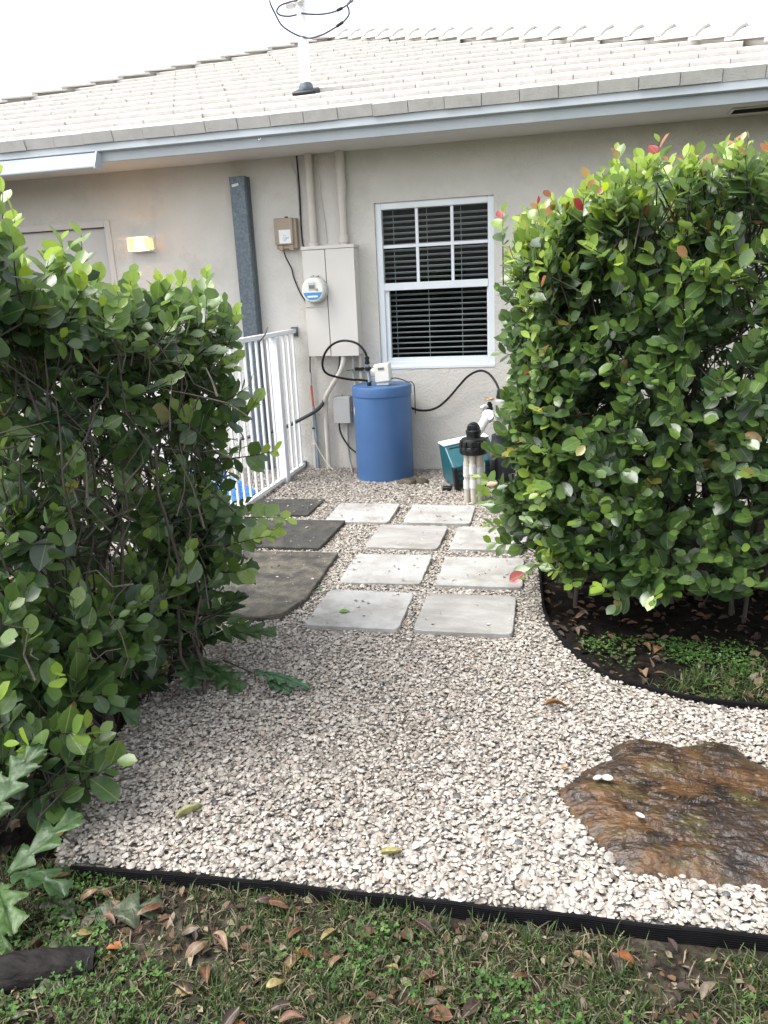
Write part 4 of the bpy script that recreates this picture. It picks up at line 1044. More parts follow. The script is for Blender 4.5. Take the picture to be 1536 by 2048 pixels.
# ================================================================ ROCK
rock_out = [(-0.020, 2.125), (0.045, 2.22), (0.152, 2.33), (0.17, 2.41), (0.215, 2.455), (0.29, 2.455), (0.36, 2.432), (0.423, 2.446), (0.50, 2.485), (0.56, 2.48), (0.605, 2.40), (0.66, 2.34), (0.78, 2.29), (0.95, 2.17), (1.02, 1.98), (0.93, 1.85), (0.74, 1.80), (0.55, 1.795), (0.479, 1.80), (0.40, 1.785), (0.30, 1.80), (0.184, 1.785), (0.13, 1.84), (0.086, 1.924), (0.02, 2.03)]
stone('flat_rock', rock_out, -0.012, 0.055, M['rock'], 'large flat wet brown rock set in the white shells', 'rock', nr=80, na=320, amp=0.20, seed=9, steps=4, tilt=(0.0, 0.02), fine=0.0036)

# ================================================================ EDGING STRIPS
def edging(pts, z0, z1, label, ribs=True):
    C_ = curve([(x, y, 0) for x, y in pts], 10)
    V, Fq = [], []
    # profile across: (offset outwards, z)
    NR = 11
    hts = np.linspace(z0, z1, NR + 1)
    prof = [(0.004, z0)]
    for i in range(NR):
        prof += [(0.0055, hts[i] + 0.0005), (0.0055, hts[i] + (z1 - z0) / NR * 0.55), (0.0038, hts[i] + (z1 - z0) / NR * 0.7)]
    prof += [(0.004, z1), (-0.004, z1), (-0.004, z0)]
    n = len(prof)
    for i, p in enumerate(C_):
        t = (C_[min(i + 1, len(C_) - 1)] - C_[max(i - 1, 0)]).normalized(); nn = Vector((t.y, -t.x, 0))
        wob = (vnoise([[p.x, p.y]], 5, 2, 3)[0] - 0.5) * 0.014
        for o_, z in prof:
            q = p + nn * o_; V.append((q.x, q.y, z + wob))
    for i in range(len(C_) - 1):
        for k in range(n):
            k2 = (k + 1) % n
            Fq.append((i * n + k, i * n + k2, (i + 1) * n + k2, (i + 1) * n + k))
    Fq += [tuple(range(n - 1, -1, -1)), tuple(range((len(C_) - 1) * n, len(C_) * n))]
    o = MB().add(V, Fq).build('garden_edging', M['edging'])
    return tag(o, label, 'edging')
edging([(-1.33, 1.563), (-1.105, 1.588), (-0.886, 1.601), (-0.536, 1.616), (-0.143, 1.627), (0.222, 1.640), (0.491, 1.650), (1.2, 1.675), (2.8, 1.73)], -0.070, 0.002, 'black plastic edging strip between the shells and the front lawn')
edging([(2.8, 2.81), (1.6, 2.75), (0.98, 2.728), (0.725, 2.734), (0.50, 2.75), (0.33, 2.81), (0.15, 2.925), (0.015, 3.152), (-0.075, 3.428), (-0.108, 3.73), (-0.14, 4.25), (-0.155, 4.9), (-0.11, 5.45)][::-1], -0.05, 0.022, 'black plastic edging curving round the bed of the right hedge')

# ================================================================ SHELLS
def shells():
    gx0, gx1, gy0, gy1 = -4.5, 2.7, 1.58, 6.52
    layers = []
    for (step, zl, sd_) in ((0.0118, -0.004, 1), (0.0130, 0.002, 2)):
        xs = np.arange(gx0, gx1, step); ys = np.arange(gy0, gy1, step)
        X, Y = np.meshgrid(xs, ys); Pq = np.column_stack([X.ravel(), Y.ravel()])
        Pq = Pq + rng.normal(0, step * 0.36, Pq.shape)
        layers.append(np.column_stack([Pq, np.full(len(Pq), zl)]))
    Pq = np.concatenate(layers)
    k = inside(Pq, GRAVEL)
    Pq = Pq[k]
    # thin out what the railing and the hedges hide and what lies off to the sides
    u, v, d = project(Pq)
    off = (u < -260) | (u > 1800)
    hid = (Pq[:, 0] < -2.35) & (Pq[:, 0] < -3.0) | ((Pq[:, 1] > 4.6) & (Pq[:, 0] > 0.1))
    keep = rng.random(len(Pq)) < np.where(off | hid, 0.22, np.where(Pq[:, 0] < -2.35, 0.6, 1.0))
    Pq = Pq[keep]
    for poly in pav_polys:      # a few shells kicked onto the slabs
        ins = inside(Pq, poly); lucky = ins & (rng.random(len(Pq)) < 0.006)
        Pq[lucky, 2] = 0.026
        Pq = Pq[~ins | lucky]
    Pq = Pq[~inside(Pq, [((x - 0.42) * 0.965 + 0.42, (y - 2.1) * 0.965 + 2.1) for x, y in rock_out])]
    for cx, cy, r in ((TC[0], TC[1], 0.235),):
        Pq = Pq[np.hypot(Pq[:, 0] - cx, Pq[:, 1] - cy) > r]
    n = len(Pq)
    size = np.clip(rng.lognormal(math.log(0.0074), 0.30, n), 0.004, 0.0150)
    # shells are coarser toward the lawn and the rock
    size *= 1 + 0.28 * np.clip((2.4 - Pq[:, 1]) / 0.8, 0, 1) * np.clip((Pq[:, 0] + 1.5) / 1.5, 0.2, 1)
    hum = vnoise(Pq[:, :2], 3.0, 3, 21)
    Pq[:, 2] += rng.uniform(-0.004, 0.006, n) + (hum - 0.5) * 0.016
    far = (Pq[:, 1] > 3.35) | (Pq[:, 0] > 1.2) | (Pq[:, 0] < -1.9)
    tv = []
    def template(na, rings):
        V = [(0, 0, 1.0)]
        for q in rings:
            for i in range(na):
                a = 2 * math.pi * i / na
                rr = q * (1.0 if math.cos(a) > -0.5 else 0.92)
                V.append((rr * math.cos(a) * 1.05, rr * math.sin(a) * 0.88, 1 - q * q))
        Fq = [(0, 1 + i, 1 + (i + 1) % na) for i in range(na)]
        for r in range(len(rings) - 1):
            b = 1 + r * na
            for i in range(na):
                i2 = (i + 1) % na
                Fq += [(b + i, b + na + i, b + na + i2), (b + i, b + na + i2, b + i2)]
        return np.array(V, float), np.array(Fq)
    pal = np.array([(0.415, 0.38, 0.335), (0.37, 0.332, 0.285), (0.29, 0.262, 0.228), (0.27, 0.225, 0.182), (0.20, 0.178, 0.153), (0.09, 0.092, 0.096), (0.34, 0.265, 0.215)])
    dirt = vnoise(Pq[:, :2], 0.9, 3, 44) * 0.5 + 0.5 * np.clip(1 - np.hypot((Pq[:, 0] + 0.75) / 1.0, (Pq[:, 1] - 2.6) / 1.0), 0, 1)
    dirt = np.clip((dirt - 0.25) * 1.6, 0, 1)
    w = np.stack([0.46 - 0.26 * dirt, 0.26 + 0 * dirt, 0.14 + 0.12 * dirt, 0.06 + 0.06 * dirt, 0.035 + 0.07 * dirt, 0.006 + 0.012 * dirt, 0.03 + 0 * dirt], 1)
    w = w / w.sum(1, keepdims=True)
    idx = (w.cumsum(1) < rng.random((n, 1))).sum(1).clip(0, 6)
    cols = pal[idx] * rng.uniform(0.85, 1.1, (n, 1))
    objs = []
    for nm, sel, (TV, TF) in (('shell_gravel', ~far, template(7, (0.6, 1.0))), ('far_shell_gravel', far, template(6, (1.0,)))):
        p = Pq[sel]; s = size[sel]; c = cols[sel]; m_ = len(p)
        if nm.startswith('far'): s = s * 1.08
        asp = rng.uniform(0.28, 0.52, m_)
        flip = np.where(rng.random(m_) < 0.52, 1.0, -1.0)
        tilt = np.abs(rng.normal(0, R_(22), m_)); az = rng.uniform(0, 2 * np.pi, m_); ro = rng.uniform(0, 2 * np.pi, m_)
        T = np.repeat(TV[None], m_, 0) * s[:, None, None]
        T[:, :, 2] *= (asp * flip)[:, None]
        # broken pieces
        brk = rng.random(m_) < 0.22
        T[brk, :, 1] *= rng.uniform(0.4, 0.7, (brk.sum(), 1))
        c_, s_ = np.cos(ro)[:, None], np.sin(ro)[:, None]
        x = T[:, :, 0] * c_ - T[:, :, 1] * s_; y = T[:, :, 0] * s_ + T[:, :, 1] * c_; z = T[:, :, 2]
        ct, st = np.cos(tilt)[:, None], np.sin(tilt)[:, None]
        ca_, sa_ = np.cos(az)[:, None], np.sin(az)[:, None]
        x1 = x * ca_ + y * sa_; y1 = -x * sa_ + y * ca_
        x2 = x1 * ct + z * st; z2 = -x1 * st + z * ct
        x = x2 * ca_ - y1 * sa_; y = x2 * sa_ + y1 * ca_
        V = np.stack([x + p[:, 0:1], y + p[:, 1:2], z2 + p[:, 2:3]], 2)
        nv = len(TV)
        Fq = (TF[None] + (np.arange(m_) * nv)[:, None, None]).reshape(-1, 3)
        cc = np.repeat(c[:, None], nv, 1)
        cc[:, 0] *= 0.86
        o = link(nm, npmesh(nm, V.reshape(-1, 3), Fq, cc.reshape(-1, 3), smooth=False), (0, 0, 0), None, M['shell'])
        objs.append(o)
    return objs
so = shells()
tag(so[0], 'loose white and grey sea shells covering the path', 'shells', kind='stuff')
tag(so[1], 'pale sea shells around the tank and along the house wall', 'shells', kind='stuff')

# three loose shells on the rock
def loose_shell(x, y, z, r, label):
    # an open half shell: outer dome, rim and hollow inside, wider than long
    m = MB().lathe([(r * 0.15, 0), (r * 0.62, r * 0.10), (r * 0.92, r * 0.34), (r, r * 0.50), (r * 0.93, r * 0.50), (r * 0.80, r * 0.34), (r * 0.5, r * 0.17), (r * 0.1, r * 0.12)], (0, 0, 0), 16)
    az = rnd.uniform(0, 6.28); Rm = Matrix.Rotation(az, 3, 'Z') @ Matrix.Rotation(R_(rnd.uniform(8, 22)), 3, 'X')
    m.v = [tuple(Rm @ Vector((p[0] * (1.22 - 6 * p[1]), p[1] * 0.88, p[2])) + Vector((x, y, z))) for p in m.v]
    tag(m.build('sea_shell', M['shell1'], None, smooth=60), label, 'shell', 'loose shells lying on the rock')
loose_shell(0.112, 2.145, 0.048, 0.0135, 'left one of a pair of white shells on the rock')
loose_shell(0.140, 2.148, 0.050, 0.0140, 'right one of a pair of white shells on the rock')
loose_shell(0.222, 1.985, 0.048, 0.0125, 'single white shell alone in the middle of the rock')

# ================================================================ PLANTS
def leaf_template(rows, acute=0.0):
    """obovate leaf along +x, normal +z, unit length; folded along the midrib"""
    V, Fq = [], []
    ts = np.linspace(0, 1, rows + 1)
    def width(t):
        a = 0.345 * np.sin(np.pi * np.clip(t, 0, 1) ** (1.15 + acute * -0.35)) ** (0.62 + acute * 0.35)
        return a
    mids = []
    for i, t in enumerate(ts):
        zb = -0.10 * t * t
        if i in (0, rows):
            V.append((t, 0, zb)); mids.append((len(V) - 1, None, None))
        else:
            w = width(t)
            V += [(t, 0, zb - 0.03), (t, w, zb + 0.045), (t, -w, zb + 0.045)]
            mids.append((len(V) - 3, len(V) - 2, len(V) - 1))
    for i in range(rows):
        m0, l0, r0 = mids[i]; m1, l1, r1 = mids[i + 1]
        if l0 is None: Fq += [(m0, m1, l1), (m0, r1, m1)]
        elif l1 is None: Fq += [(m0, m1, l0), (m0, r0, m1)]
        else: Fq += [(m0, m1, l1), (m0, l1, l0), (m0, r0, r1), (m0, r1, m1)]
    return np.array(V, float), np.array(Fq)

def unit(a):
    return a / (np.linalg.norm(a, axis=-1, keepdims=True) + 1e-9)

class Plant:
    def __init__(s):
        s.lp = []; s.la = []; s.ln = []; s.ls = []; s.lc = []; s.tw = []
    def shoot(s, p, d, m, size, tip=0.5, red=0.0, gap=0.024, outward=(0, 0, 1), back=0.12, rank=None, dark=1.0):
        d = unit(np.asarray(d, float)); p = np.asarray(p, float)
        up = np.array([0, 0, 1.0]); out = unit(np.asarray(outward, float))
        r0 = rng.normal(size=3) if rank is None else np.asarray(rank, float)
        side = unit(r0 - d * (r0 @ d)); 
        bend = rng.normal(0, 0.10, 3)
        q = p.copy(); dd = d.copy()
        pts = [p - d * back, p]
        for i in range(m):
            a = i / max(1, m - 1)
            dd = unit(dd + bend * 0.25 + up * 0.05)
            q = q + dd * gap * rng.uniform(0.8, 1.2)
            sg = 1 if i % 2 else -1
            sv = unit(side * sg + rng.normal(0, 0.14, 3))
            ax = unit(dd * (0.45 + 0.5 * a) + sv * (0.95 - 0.35 * a) + up * 0.12)
            nr = up * 0.75 + out * 0.55 + dd * 0.35 + rng.normal(0, 0.32, 3)
            nr = unit(nr - ax * (nr @ ax))
            sz = 1.33 * size * rng.uniform(0.62, 1.16) * (0.72 + 0.5 * math.sin(math.pi * min(1, 0.25 + 0.62 * a)) - 0.22 * a)
            s.lp.append(q.copy()); s.la.append(ax); s.ln.append(nr); s.ls.append(sz)
            yng = a * tip * rng.uniform(0.5, 1.3)
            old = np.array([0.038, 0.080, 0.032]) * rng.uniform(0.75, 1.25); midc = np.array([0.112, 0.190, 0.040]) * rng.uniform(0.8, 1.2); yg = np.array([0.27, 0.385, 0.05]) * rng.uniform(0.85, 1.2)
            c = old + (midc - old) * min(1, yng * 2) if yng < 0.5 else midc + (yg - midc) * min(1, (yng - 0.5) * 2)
            if a > 0.7 and rng.random() < red:
                c = np.array([(0.30, 0.045, 0.04), (0.36, 0.14, 0.055), (0.30, 0.20, 0.06)][rng.integers(3)])
            elif rng.random() < 0.008: c = np.array([(0.30, 0.17, 0.06), (0.30, 0.27, 0.06)][rng.integers(2)])
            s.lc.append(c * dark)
            pts.append(q.copy())
        s.tw.append((np.array(pts), 0.0032))
    def stem(s, pts, r0, r1):
        s.tw.append((np.array([tuple(p) for p in pts]), (r0, r1)))
    def finish(s, name, base, label, cat, group=None, nparts=300, stem_mat=None, acute=0.0):
        root = empty(name, base, label, cat, group)
        B = np.array(base, float)
        lp, la, ln, ls, lc = (np.array(a) for a in (s.lp, s.la, s.ln, s.ls, s.lc))
        bn = np.cross(ln, la)
        # which leaves show largest
        u, v, d = project(lp + la * ls[:, None] * 0.5)
        ok = (u > -20) & (u < 1556) & (v > -20) & (v < 2068) & (d > 0.3)
        cell = (u // 15).astype(int) * 1000 + (v // 15).astype(int)
        o_ = np.argsort(d); first = {}
        for i in o_:
            if ok[i] and cell[i] not in first: first[cell[i]] = i
        cand = np.array(sorted(first.values(), key=lambda i: -ls[i] / d[i] * (0.35 + abs(ln[i] @ unit(np.array([0, 0, CAM_H]) - lp[i])))))
        sel = set(cand[:nparts].tolist())
        rest = np.array([i for i in range(len(lp)) if i not in sel])
        TV, TF = leaf_template(4, acute)
        L = lp[rest]; S = ls[rest][:, None, None]
        Tl = TV[None] * S
        wsc = rng.uniform(0.85, 1.1, (len(rest), 1))
        V = L[:, None] + Tl[:, :, 0:1] * la[rest][:, None] + (Tl[:, :, 1:2] * wsc[:, :, None]) * bn[rest][:, None] + Tl[:, :, 2:3] * ln[rest][:, None]
        nv = len(TV)
        Fq = (TF[None] + (np.arange(len(rest)) * nv)[:, None, None]).reshape(-1, 3)
        cc = np.repeat(lc[rest][:, None], nv, 1).reshape(-1, 3)
        fo = link('foliage', npmesh('foliage', V.reshape(-1, 3) - B, Fq, cc, smooth=True), base, root, M['leaf'])
        fo['kind'] = 'stuff'
        # single leaves
        TVh, TFh = leaf_template(7, acute)
        meshes = []
        for k in range(5):
            W = TVh.copy(); W[:, 1] *= (0.86, 0.95, 1.02, 1.08, 0.9)[k]
            W[:, 2] += 0.03 * np.sin(W[:, 0] * 5 + k * 1.7) * np.abs(W[:, 1]) * 2 - (0.02, 0.08, -0.03, 0.05, 0.12)[k] * W[:, 0] ** 2
            me = npmesh('leaf', W, TFh, smooth=True); me.materials.append(M['leaf1']); meshes.append(me)
        for i in sel:
            mt = Matrix((tuple(la[i]), tuple(bn[i]), tuple(ln[i]))).transposed()
            o = bpy.data.objects.new('leaf', meshes[rng.integers(5)]); col.objects.link(o)
            o.parent = root; o.location = Vector(lp[i] - B); o.rotation_euler = mt.to_euler(); o.scale = (ls[i],) * 3
            o.color = (*lc[i], 1)
        # stems and twigs
        Vt, Ft = [], []; nb_ = 0
        Vs, Fs = [], []; ns_ = 0
        for pts, r in s.tw:
            n = len(pts); thick = isinstance(r, tuple)
            ra = np.linspace(r[0], r[1], n) if thick else np.linspace(r, r * 0.4, n)
            k = 7 if thick else 4
            t = np.gradient(pts, axis=0); t = unit(t)
            ref = np.array([0.3, 0.9, 0.1]); a = unit(np.cross(t, ref)); b = np.cross(t, a)
            th_ = np.arange(k) * 2 * np.pi / k
            ring = pts[:, None] + ra[:, None, None] * (a[:, None] * np.cos(th_)[None, :, None] + b[:, None] * np.sin(th_)[None, :, None])
            idx = np.arange(n * k).reshape(n, k)
            q = np.stack([idx[:-1], np.roll(idx, -1, 1)[:-1], np.roll(idx, -1, 1)[1:], idx[1:]], -1).reshape(-1, 4)
            if thick: Vs.append(ring.reshape(-1, 3)); Fs.append(q + ns_); ns_ += n * k
            else: Vt.append(ring.reshape(-1, 3)); Ft.append(q + nb_); nb_ += n * k
        if Vt:
            o = link('twigs', npmesh('twigs', np.concatenate(Vt) - B, np.concatenate(Ft), smooth=True), base, root, M['twig']); o['kind'] = 'stuff'
        if Vs:
            link('stems', npmesh('stems', np.concatenate(Vs) - B, np.concatenate(Fs), smooth=True), base, root, stem_mat or M['bark'])
        return root

def wobble(a, b, n=5, amp=0.05):
    a, b = np.array(a, float), np.array(b, float)
    t = np.linspace(0, 1, n)[:, None]
    P_ = a + (b - a) * t
    P_[1:-1] += rng.normal(0, amp, (n - 2, 3))
    P_[:, 2] += 0.12 * np.linalg.norm(b - a) * (np.sin(np.pi * t[:, 0]) * 0.5)
    return P_

# ---- right hedge
def yfront(x): return 3.42 - 0.30 * np.clip(x + 0.2, -0.2, 1.6)
def right_hedge():
    H = Plant()
    TOP = 1.82
    def top_at(x): return TOP - 0.17 * np.clip((0.28 - x) / 0.5, 0, 1)
    def nz(p): return (vnoise([p], 3.4, 2, 5)[0] - 0.5) * 1.7
    def put(p, nrm, depth, tipk, redk, size, upb):
        d = np.array(nrm) * 0.75 + np.array([0, 0, upb]) + rng.normal(0, 0.38, 3)
        cl = vnoise([p], 4.5, 2, 15)[0]
        tipk = tipk * (0.35 + 1.3 * cl)
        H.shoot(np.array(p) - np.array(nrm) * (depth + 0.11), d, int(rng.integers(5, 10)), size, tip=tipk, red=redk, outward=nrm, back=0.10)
    X1 = 2.3
    # front face
    for _ in range(1050):
        x = -0.26 + (X1 + 0.26) * rng.random() ** 1.35; z = 0.19 + (top_at(x) - 0.19) * rng.random() ** 0.95
        cut = np.clip((0.2 - x) / 0.45, 0, 1)
        y = yfront(x) + 0.16 * cut ** 2 + 0.10 * max(0, (z - 1.5) / 0.3) + 0.06 * max(0, 0.6 - z)
        dep = rng.exponential(0.05) + nz((x, y, z)) * 0.20
        e = np.clip((z - 1.35) / 0.45, 0, 1)
        put((x, y, z), unit(np.array([-0.35 * cut, -1, 0.25 * e])), dep, 0.46 + 0.95 * e, 0.10 * e * e, rng.uniform(0.050, 0.064), 0.25 + 0.5 * e)  # young tips lighter upward; low overall, putting front-face shade into leaf colour
    # left face
    for _ in range(850):
        y = 3.35 + 1.75 * rng.random(); z = 0.20 + (TOP - 0.30) * rng.random()
        x = -0.20 - 0.03 * math.sin((z - 0.4) * 2.2) + 0.10 * np.clip((1.30 - z) / 0.35, 0, 1) + 0.14 * max(0, (0.55 - z) / 0.35) + 0.10 * max(0, (z - 1.6) / 0.2)
        dep = rng.exponential(0.05) + nz((x, y, z)) * 0.22
        e = np.clip((z - 1.2) / 0.5, 0, 1)
        put((x, y, z), unit(np.array([-1, -0.35, 0.2 * e])), dep, 0.95 + 0.5 * e, 0.03 + 0.10 * e, rng.uniform(0.046, 0.058), 0.3 + 0.4 * e)  # young growth, raised further to put the lit left side into leaf colour
    # top
    for _ in range(900):
        x = -0.22 + (X1 + 0.22) * rng.random() ** 1.25; y = yfront(x) + 0.05 + (5.0 - yfront(x)) * rng.random()
        z = top_at(x) + 0.03
        dep = rng.exponential(0.05) + nz((x, y, z)) * 0.22
        put((x, y, z), (rng.normal(0, .15), -0.15, 1), dep, 1.25, 0.10, rng.uniform(0.048, 0.060), 0.5)
    # tall new shoots above the top
    for (x, y, ln_, n_) in ((-0.30, 3.75, .12, 7), (0.20, 3.55, .22, 9), (0.24, 3.7, .12, 7), (0.33, 3.5, .16, 8), (0.55, 3.45, .12, 7), (0.62, 3.5, .16, 7), (0.05, 3.6, .10, 7), (-0.12, 3.7, .12, 7), (0.42, 3.9, .12, 7), (0.80, 3.5, .12, 8), (-0.22, 4.2, .14, 7)):
        H.shoot((x, y, top_at(x) + 0.01), (rng.normal(0, .12), -0.05, 1), n_, 0.058, tip=1.3, red=0.55, gap=0.024, outward=(0, -1, .3), back=0.15)
    for _ in range(46):
        x = -0.24 + 1.5 * rng.random(); y = yfront(x) + 0.05 + 0.9 * rng.random()
        H.shoot((x, y, top_at(x) - 0.05), (rng.normal(-0.1, .25), rng.normal(-0.1, .2), 1), int(rng.integers(6, 10)), 0.055, tip=1.3, red=0.28, gap=0.024, outward=(0, -1, .3), back=0.15)
    for _ in range(40):
        y = 3.4 + 1.5 * rng.random(); z = 0.7 + 1.0 * rng.random()
        H.shoot((-0.16 + 0.10 * np.clip((1.30 - z) / 0.35, 0, 1), y, z), (-0.8, -0.35, 0.75), int(rng.integers(6, 9)), 0.052, tip=1.3, red=0.14, gap=0.022, outward=(-0.6, -0.6, .4), back=0.15)
    # back, right and interior
    for _ in range(900):
        x = -0.1 + 2.3 * rng.random(); y = 3.7 + 1.2 * rng.random(); z = 0.3 + 1.35 * rng.random()
        put((x, y, z), unit(rng.normal(0, 1, 3)), 0.0, 0.15, 0, rng.uniform(0.05, 0.062), 0.3)  # inner leaves coloured dark to paint the shade inside the hedge
    for _ in range(220):
        x = 0.0 + 2.2 * rng.random(); z = 0.3 + 1.5 * rng.random()
        put((x, 5.05, z), (0, 1, 0.1), rng.exponential(0.05), 0.4, 0.02, 0.055, 0.3)
    # sprigs hanging out low on the left, over the shells and the pavers
    for (p, d, n_) in (((-0.20, 4.15, 0.40), (-1, -0.2, 0.22), 10), ((-0.22, 4.2, 0.34), (-1, -0.1, 0.0), 10), ((-0.20, 4.0, 0.28), (-1, -0.3, -0.1), 8), ((-0.18, 3.8, 0.26), (-0.8, -0.5, -0.15), 8), ((-0.1, 3.6, 0.24), (-0.5, -0.8, -0.15), 8), ((0.05, 3.45, 0.26), (-0.2, -0.8, -0.3), 8), ((0.18, 3.35, 0.25), (0, -0.9, -0.25), 8), ((0.36, 3.3, 0.28), (0.1, -0.9, -0.3), 8)):
        H.shoot(p, d, n_, 0.055, tip=0.9, red=0.06, gap=0.026, outward=(0, -0.6, 0.8), back=0.2)
    # stems
    for k in range(46):
        bx, by = 0.05 + 1.9 * rng.random() ** 1.3, 3.55 + 0.9 * rng.random()
        tx, tz = bx + rng.normal(0, 0.25), rng.uniform(0.9, 1.6)
        tx = max(tx, 0.02); ty = max(by + rng.normal(-0.05, 0.25), yfront(tx) + 0.2)
        H.stem(wobble((bx, by, -0.05), (tx, ty, tz), 7, 0.035), rng.uniform(0.010, 0.021), 0.005)
    for k in range(260):
        a = np.array([0.05 + 2.0 * rng.random() ** 1.2, 3.5 + 1.0 * rng.random(), 0.15 + 1.2 * rng.random()])
        b = a + rng.normal(0, 1, 3) * np.array([0.22, 0.22, 0.18]) + np.array([-0.03, -0.03, 0.15])
        b[0] = max(b[0], 0.0); b[1] = max(b[1], yfront(b[0]) + 0.12); b[2] = min(b[2], 1.68)
        H.stem(wobble(a, b, 4, 0.02), 0.0055, 0.0022)
    return H.finish('cocoplum_hedge', (0.6, 3.8, -0.03), 'dense glossy green hedge with reddish new leaves right of the path', 'hedge')
right_hedge()

# ---- left hedge
def left_hedge():
    H = Plant()
    def blob(c, r, n, size, tip, red=0.0, upb=0.5, shell=0.45, dark=1.0, outk=0.7, mn=5, mx_=9):
        for _ in range(n):
            q = unit(rng.normal(size=3)); rad = rng.random() ** shell
            p = np.array(c) + q * np.array(r) * rad
            d = q * outk + np.array([0, 0, upb]) + rng.normal(0, 0.42, 3)
            e = rad * np.clip(0.5 + 0.6 * q[2], 0, 1)
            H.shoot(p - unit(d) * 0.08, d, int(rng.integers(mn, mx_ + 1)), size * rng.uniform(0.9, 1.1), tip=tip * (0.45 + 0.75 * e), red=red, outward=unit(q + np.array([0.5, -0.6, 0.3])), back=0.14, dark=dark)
    # top band, far end to near end
    blob((-1.60, 3.10, 1.36), (0.20, 0.32, 0.15), 54, 0.058, 1.0)
    blob((-1.66, 2.75, 1.40), (0.24, 0.32, 0.15), 62, 0.062, 1.05)
    blob((-1.70, 2.35, 1.46), (0.24, 0.32, 0.16), 62, 0.064, 1.1)
    blob((-1.68, 1.98, 1.53), (0.24, 0.28, 0.17), 52, 0.066, 1.1)
    blob((-2.05, 2.6, 1.34), (0.35, 0.75, 0.18), 80, 0.062, 0.7)
    # far right flank, thinning downwards
    blob((-1.58, 3.10, 1.12), (0.16, 0.26, 0.24), 46, 0.056, 0.85)
    blob((-1.60, 3.10, 0.82), (0.15, 0.26, 0.22), 30, 0.056, 0.6)
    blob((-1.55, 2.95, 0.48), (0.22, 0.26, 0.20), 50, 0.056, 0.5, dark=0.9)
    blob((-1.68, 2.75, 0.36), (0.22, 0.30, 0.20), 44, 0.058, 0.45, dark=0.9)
    # mid tufts on the face of the hedge
    for c, n in (((-1.60, 2.22, 1.20), 9), ((-1.52, 2.50, 1.02), 7), ((-1.62, 2.05, 0.95), 6), ((-1.50, 2.62, 0.74), 9), ((-1.70, 2.3, 0.66), 8), ((-1.52, 2.85, 1.02), 8)):
        blob(c, (0.10, 0.12, 0.10), n, 0.060, 0.95)
    blob((-1.95, 2.6, 0.85), (0.22, 0.60, 0.40), 42, 0.056, 0.2, dark=0.85)  # back layer, leaf colour darkened to stand in for interior shade
    # lower near growth
    blob((-1.66, 2.08, 0.42), (0.20, 0.26, 0.22), 52, 0.064, 0.7)
    blob((-1.60, 1.86, 0.28), (0.14, 0.20, 0.16), 26, 0.066, 0.9)
    blob((-1.80, 1.92, 0.55), (0.22, 0.26, 0.28), 44, 0.066, 0.6)
    blob((-1.50, 1.74, 0.16), (0.12, 0.14, 0.14), 20, 0.064, 0.9)
    blob((-1.72, 1.62, 0.22), (0.18, 0.16, 0.20), 26, 0.064, 0.6)
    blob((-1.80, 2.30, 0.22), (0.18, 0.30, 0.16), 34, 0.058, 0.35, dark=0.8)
    blob((-1.80, 2.45, 1.16), (0.20, 0.30, 0.16), 20, 0.058, 0.5)
    blob((-1.92, 2.85, 1.05), (0.20, 0.30, 0.22), 12, 0.056, 0.4)
    blob((-1.62, 2.62, 1.20), (0.16, 0.25, 0.12), 22, 0.058, 0.8)
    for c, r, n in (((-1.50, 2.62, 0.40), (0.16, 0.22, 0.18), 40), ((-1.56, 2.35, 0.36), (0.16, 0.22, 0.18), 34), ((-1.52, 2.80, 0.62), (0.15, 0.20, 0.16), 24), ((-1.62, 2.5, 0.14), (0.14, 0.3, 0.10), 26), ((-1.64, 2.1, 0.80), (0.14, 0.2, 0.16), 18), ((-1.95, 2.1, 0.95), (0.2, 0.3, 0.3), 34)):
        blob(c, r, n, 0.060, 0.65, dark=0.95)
    # near overhanging sprig at the top left
    for (p, d, n_) in (((-1.62, 2.0, 1.64), (0.45, 0.0, 0.6), 8), ((-1.64, 1.95, 1.60), (0.55, 0.1, 0.35), 7), ((-1.62, 1.86, 1.62), (0.55, -0.25, 0.55), 8), ((-1.66, 1.98, 1.60), (0.4, -0.1, 0.7), 8), ((-1.62, 2.1, 1.60), (0.2, -0.3, 0.8), 8), ((-1.60, 2.45, 1.56), (0.1, -0.1, 1), 6), ((-1.50, 3.1, 1.36), (0.25, 0, 0.9), 9), ((-1.44, 3.15, 1.28), (0.5, 0, 0.7), 7),
                       ((-1.46, 3.1, 0.98), (1, -0.1, 0.05), 8), ((-1.44, 3.08, 0.84), (1, -0.2, 0.1), 8), ((-1.48, 2.95, 0.60), (1, 0.1, 0.12), 11), ((-1.46, 3.0, 0.50), (1, -0.1, 0.1), 9), ((-1.45, 2.9, 0.48), (0.9, -0.4, 0.45), 11), ((-1.50, 2.85, 0.40), (0.9, -0.3, 0.0), 9)):
        H.shoot(p, d, n_, 0.062, tip=1.05, red=0.0, gap=0.029, outward=(0.4, -0.8, 0.4), back=0.25)
    # leggy stems fanning up
    bases = [(-1.72 + rng.normal(0, 0.10), 2.05 + 1.15 * rng.random(), -0.05) for _ in range(20)]
    for b in bases:
        for k in range(2):
            t = (min(b[0] + rng.normal(0.0, 0.15), -1.42), b[1] + rng.normal(0, 0.22), rng.uniform(0.9, 1.38))
            H.stem(wobble(b, t, 8, 0.03), rng.uniform(0.005, 0.010), 0.003)
    for k in range(460):
        b = bases[rng.integers(len(bases))]
        a = np.array([b[0] + rng.normal(0.02, 0.14), b[1] + rng.normal(0, 0.20), 0.18 + 1.25 * rng.random()])
        q = a + rng.normal(0, 1, 3) * np.array([0.12, 0.15, 0.10]) + np.array([0.0, 0, 0.13])
        q[0] = min(q[0], -1.36); q[2] = min(q[2], 1.42); a[2] = min(a[2], 1.3)
        H.stem(wobble(a, q, 4, 0.016), rng.uniform(0.0025, 0.0050), 0.0016)
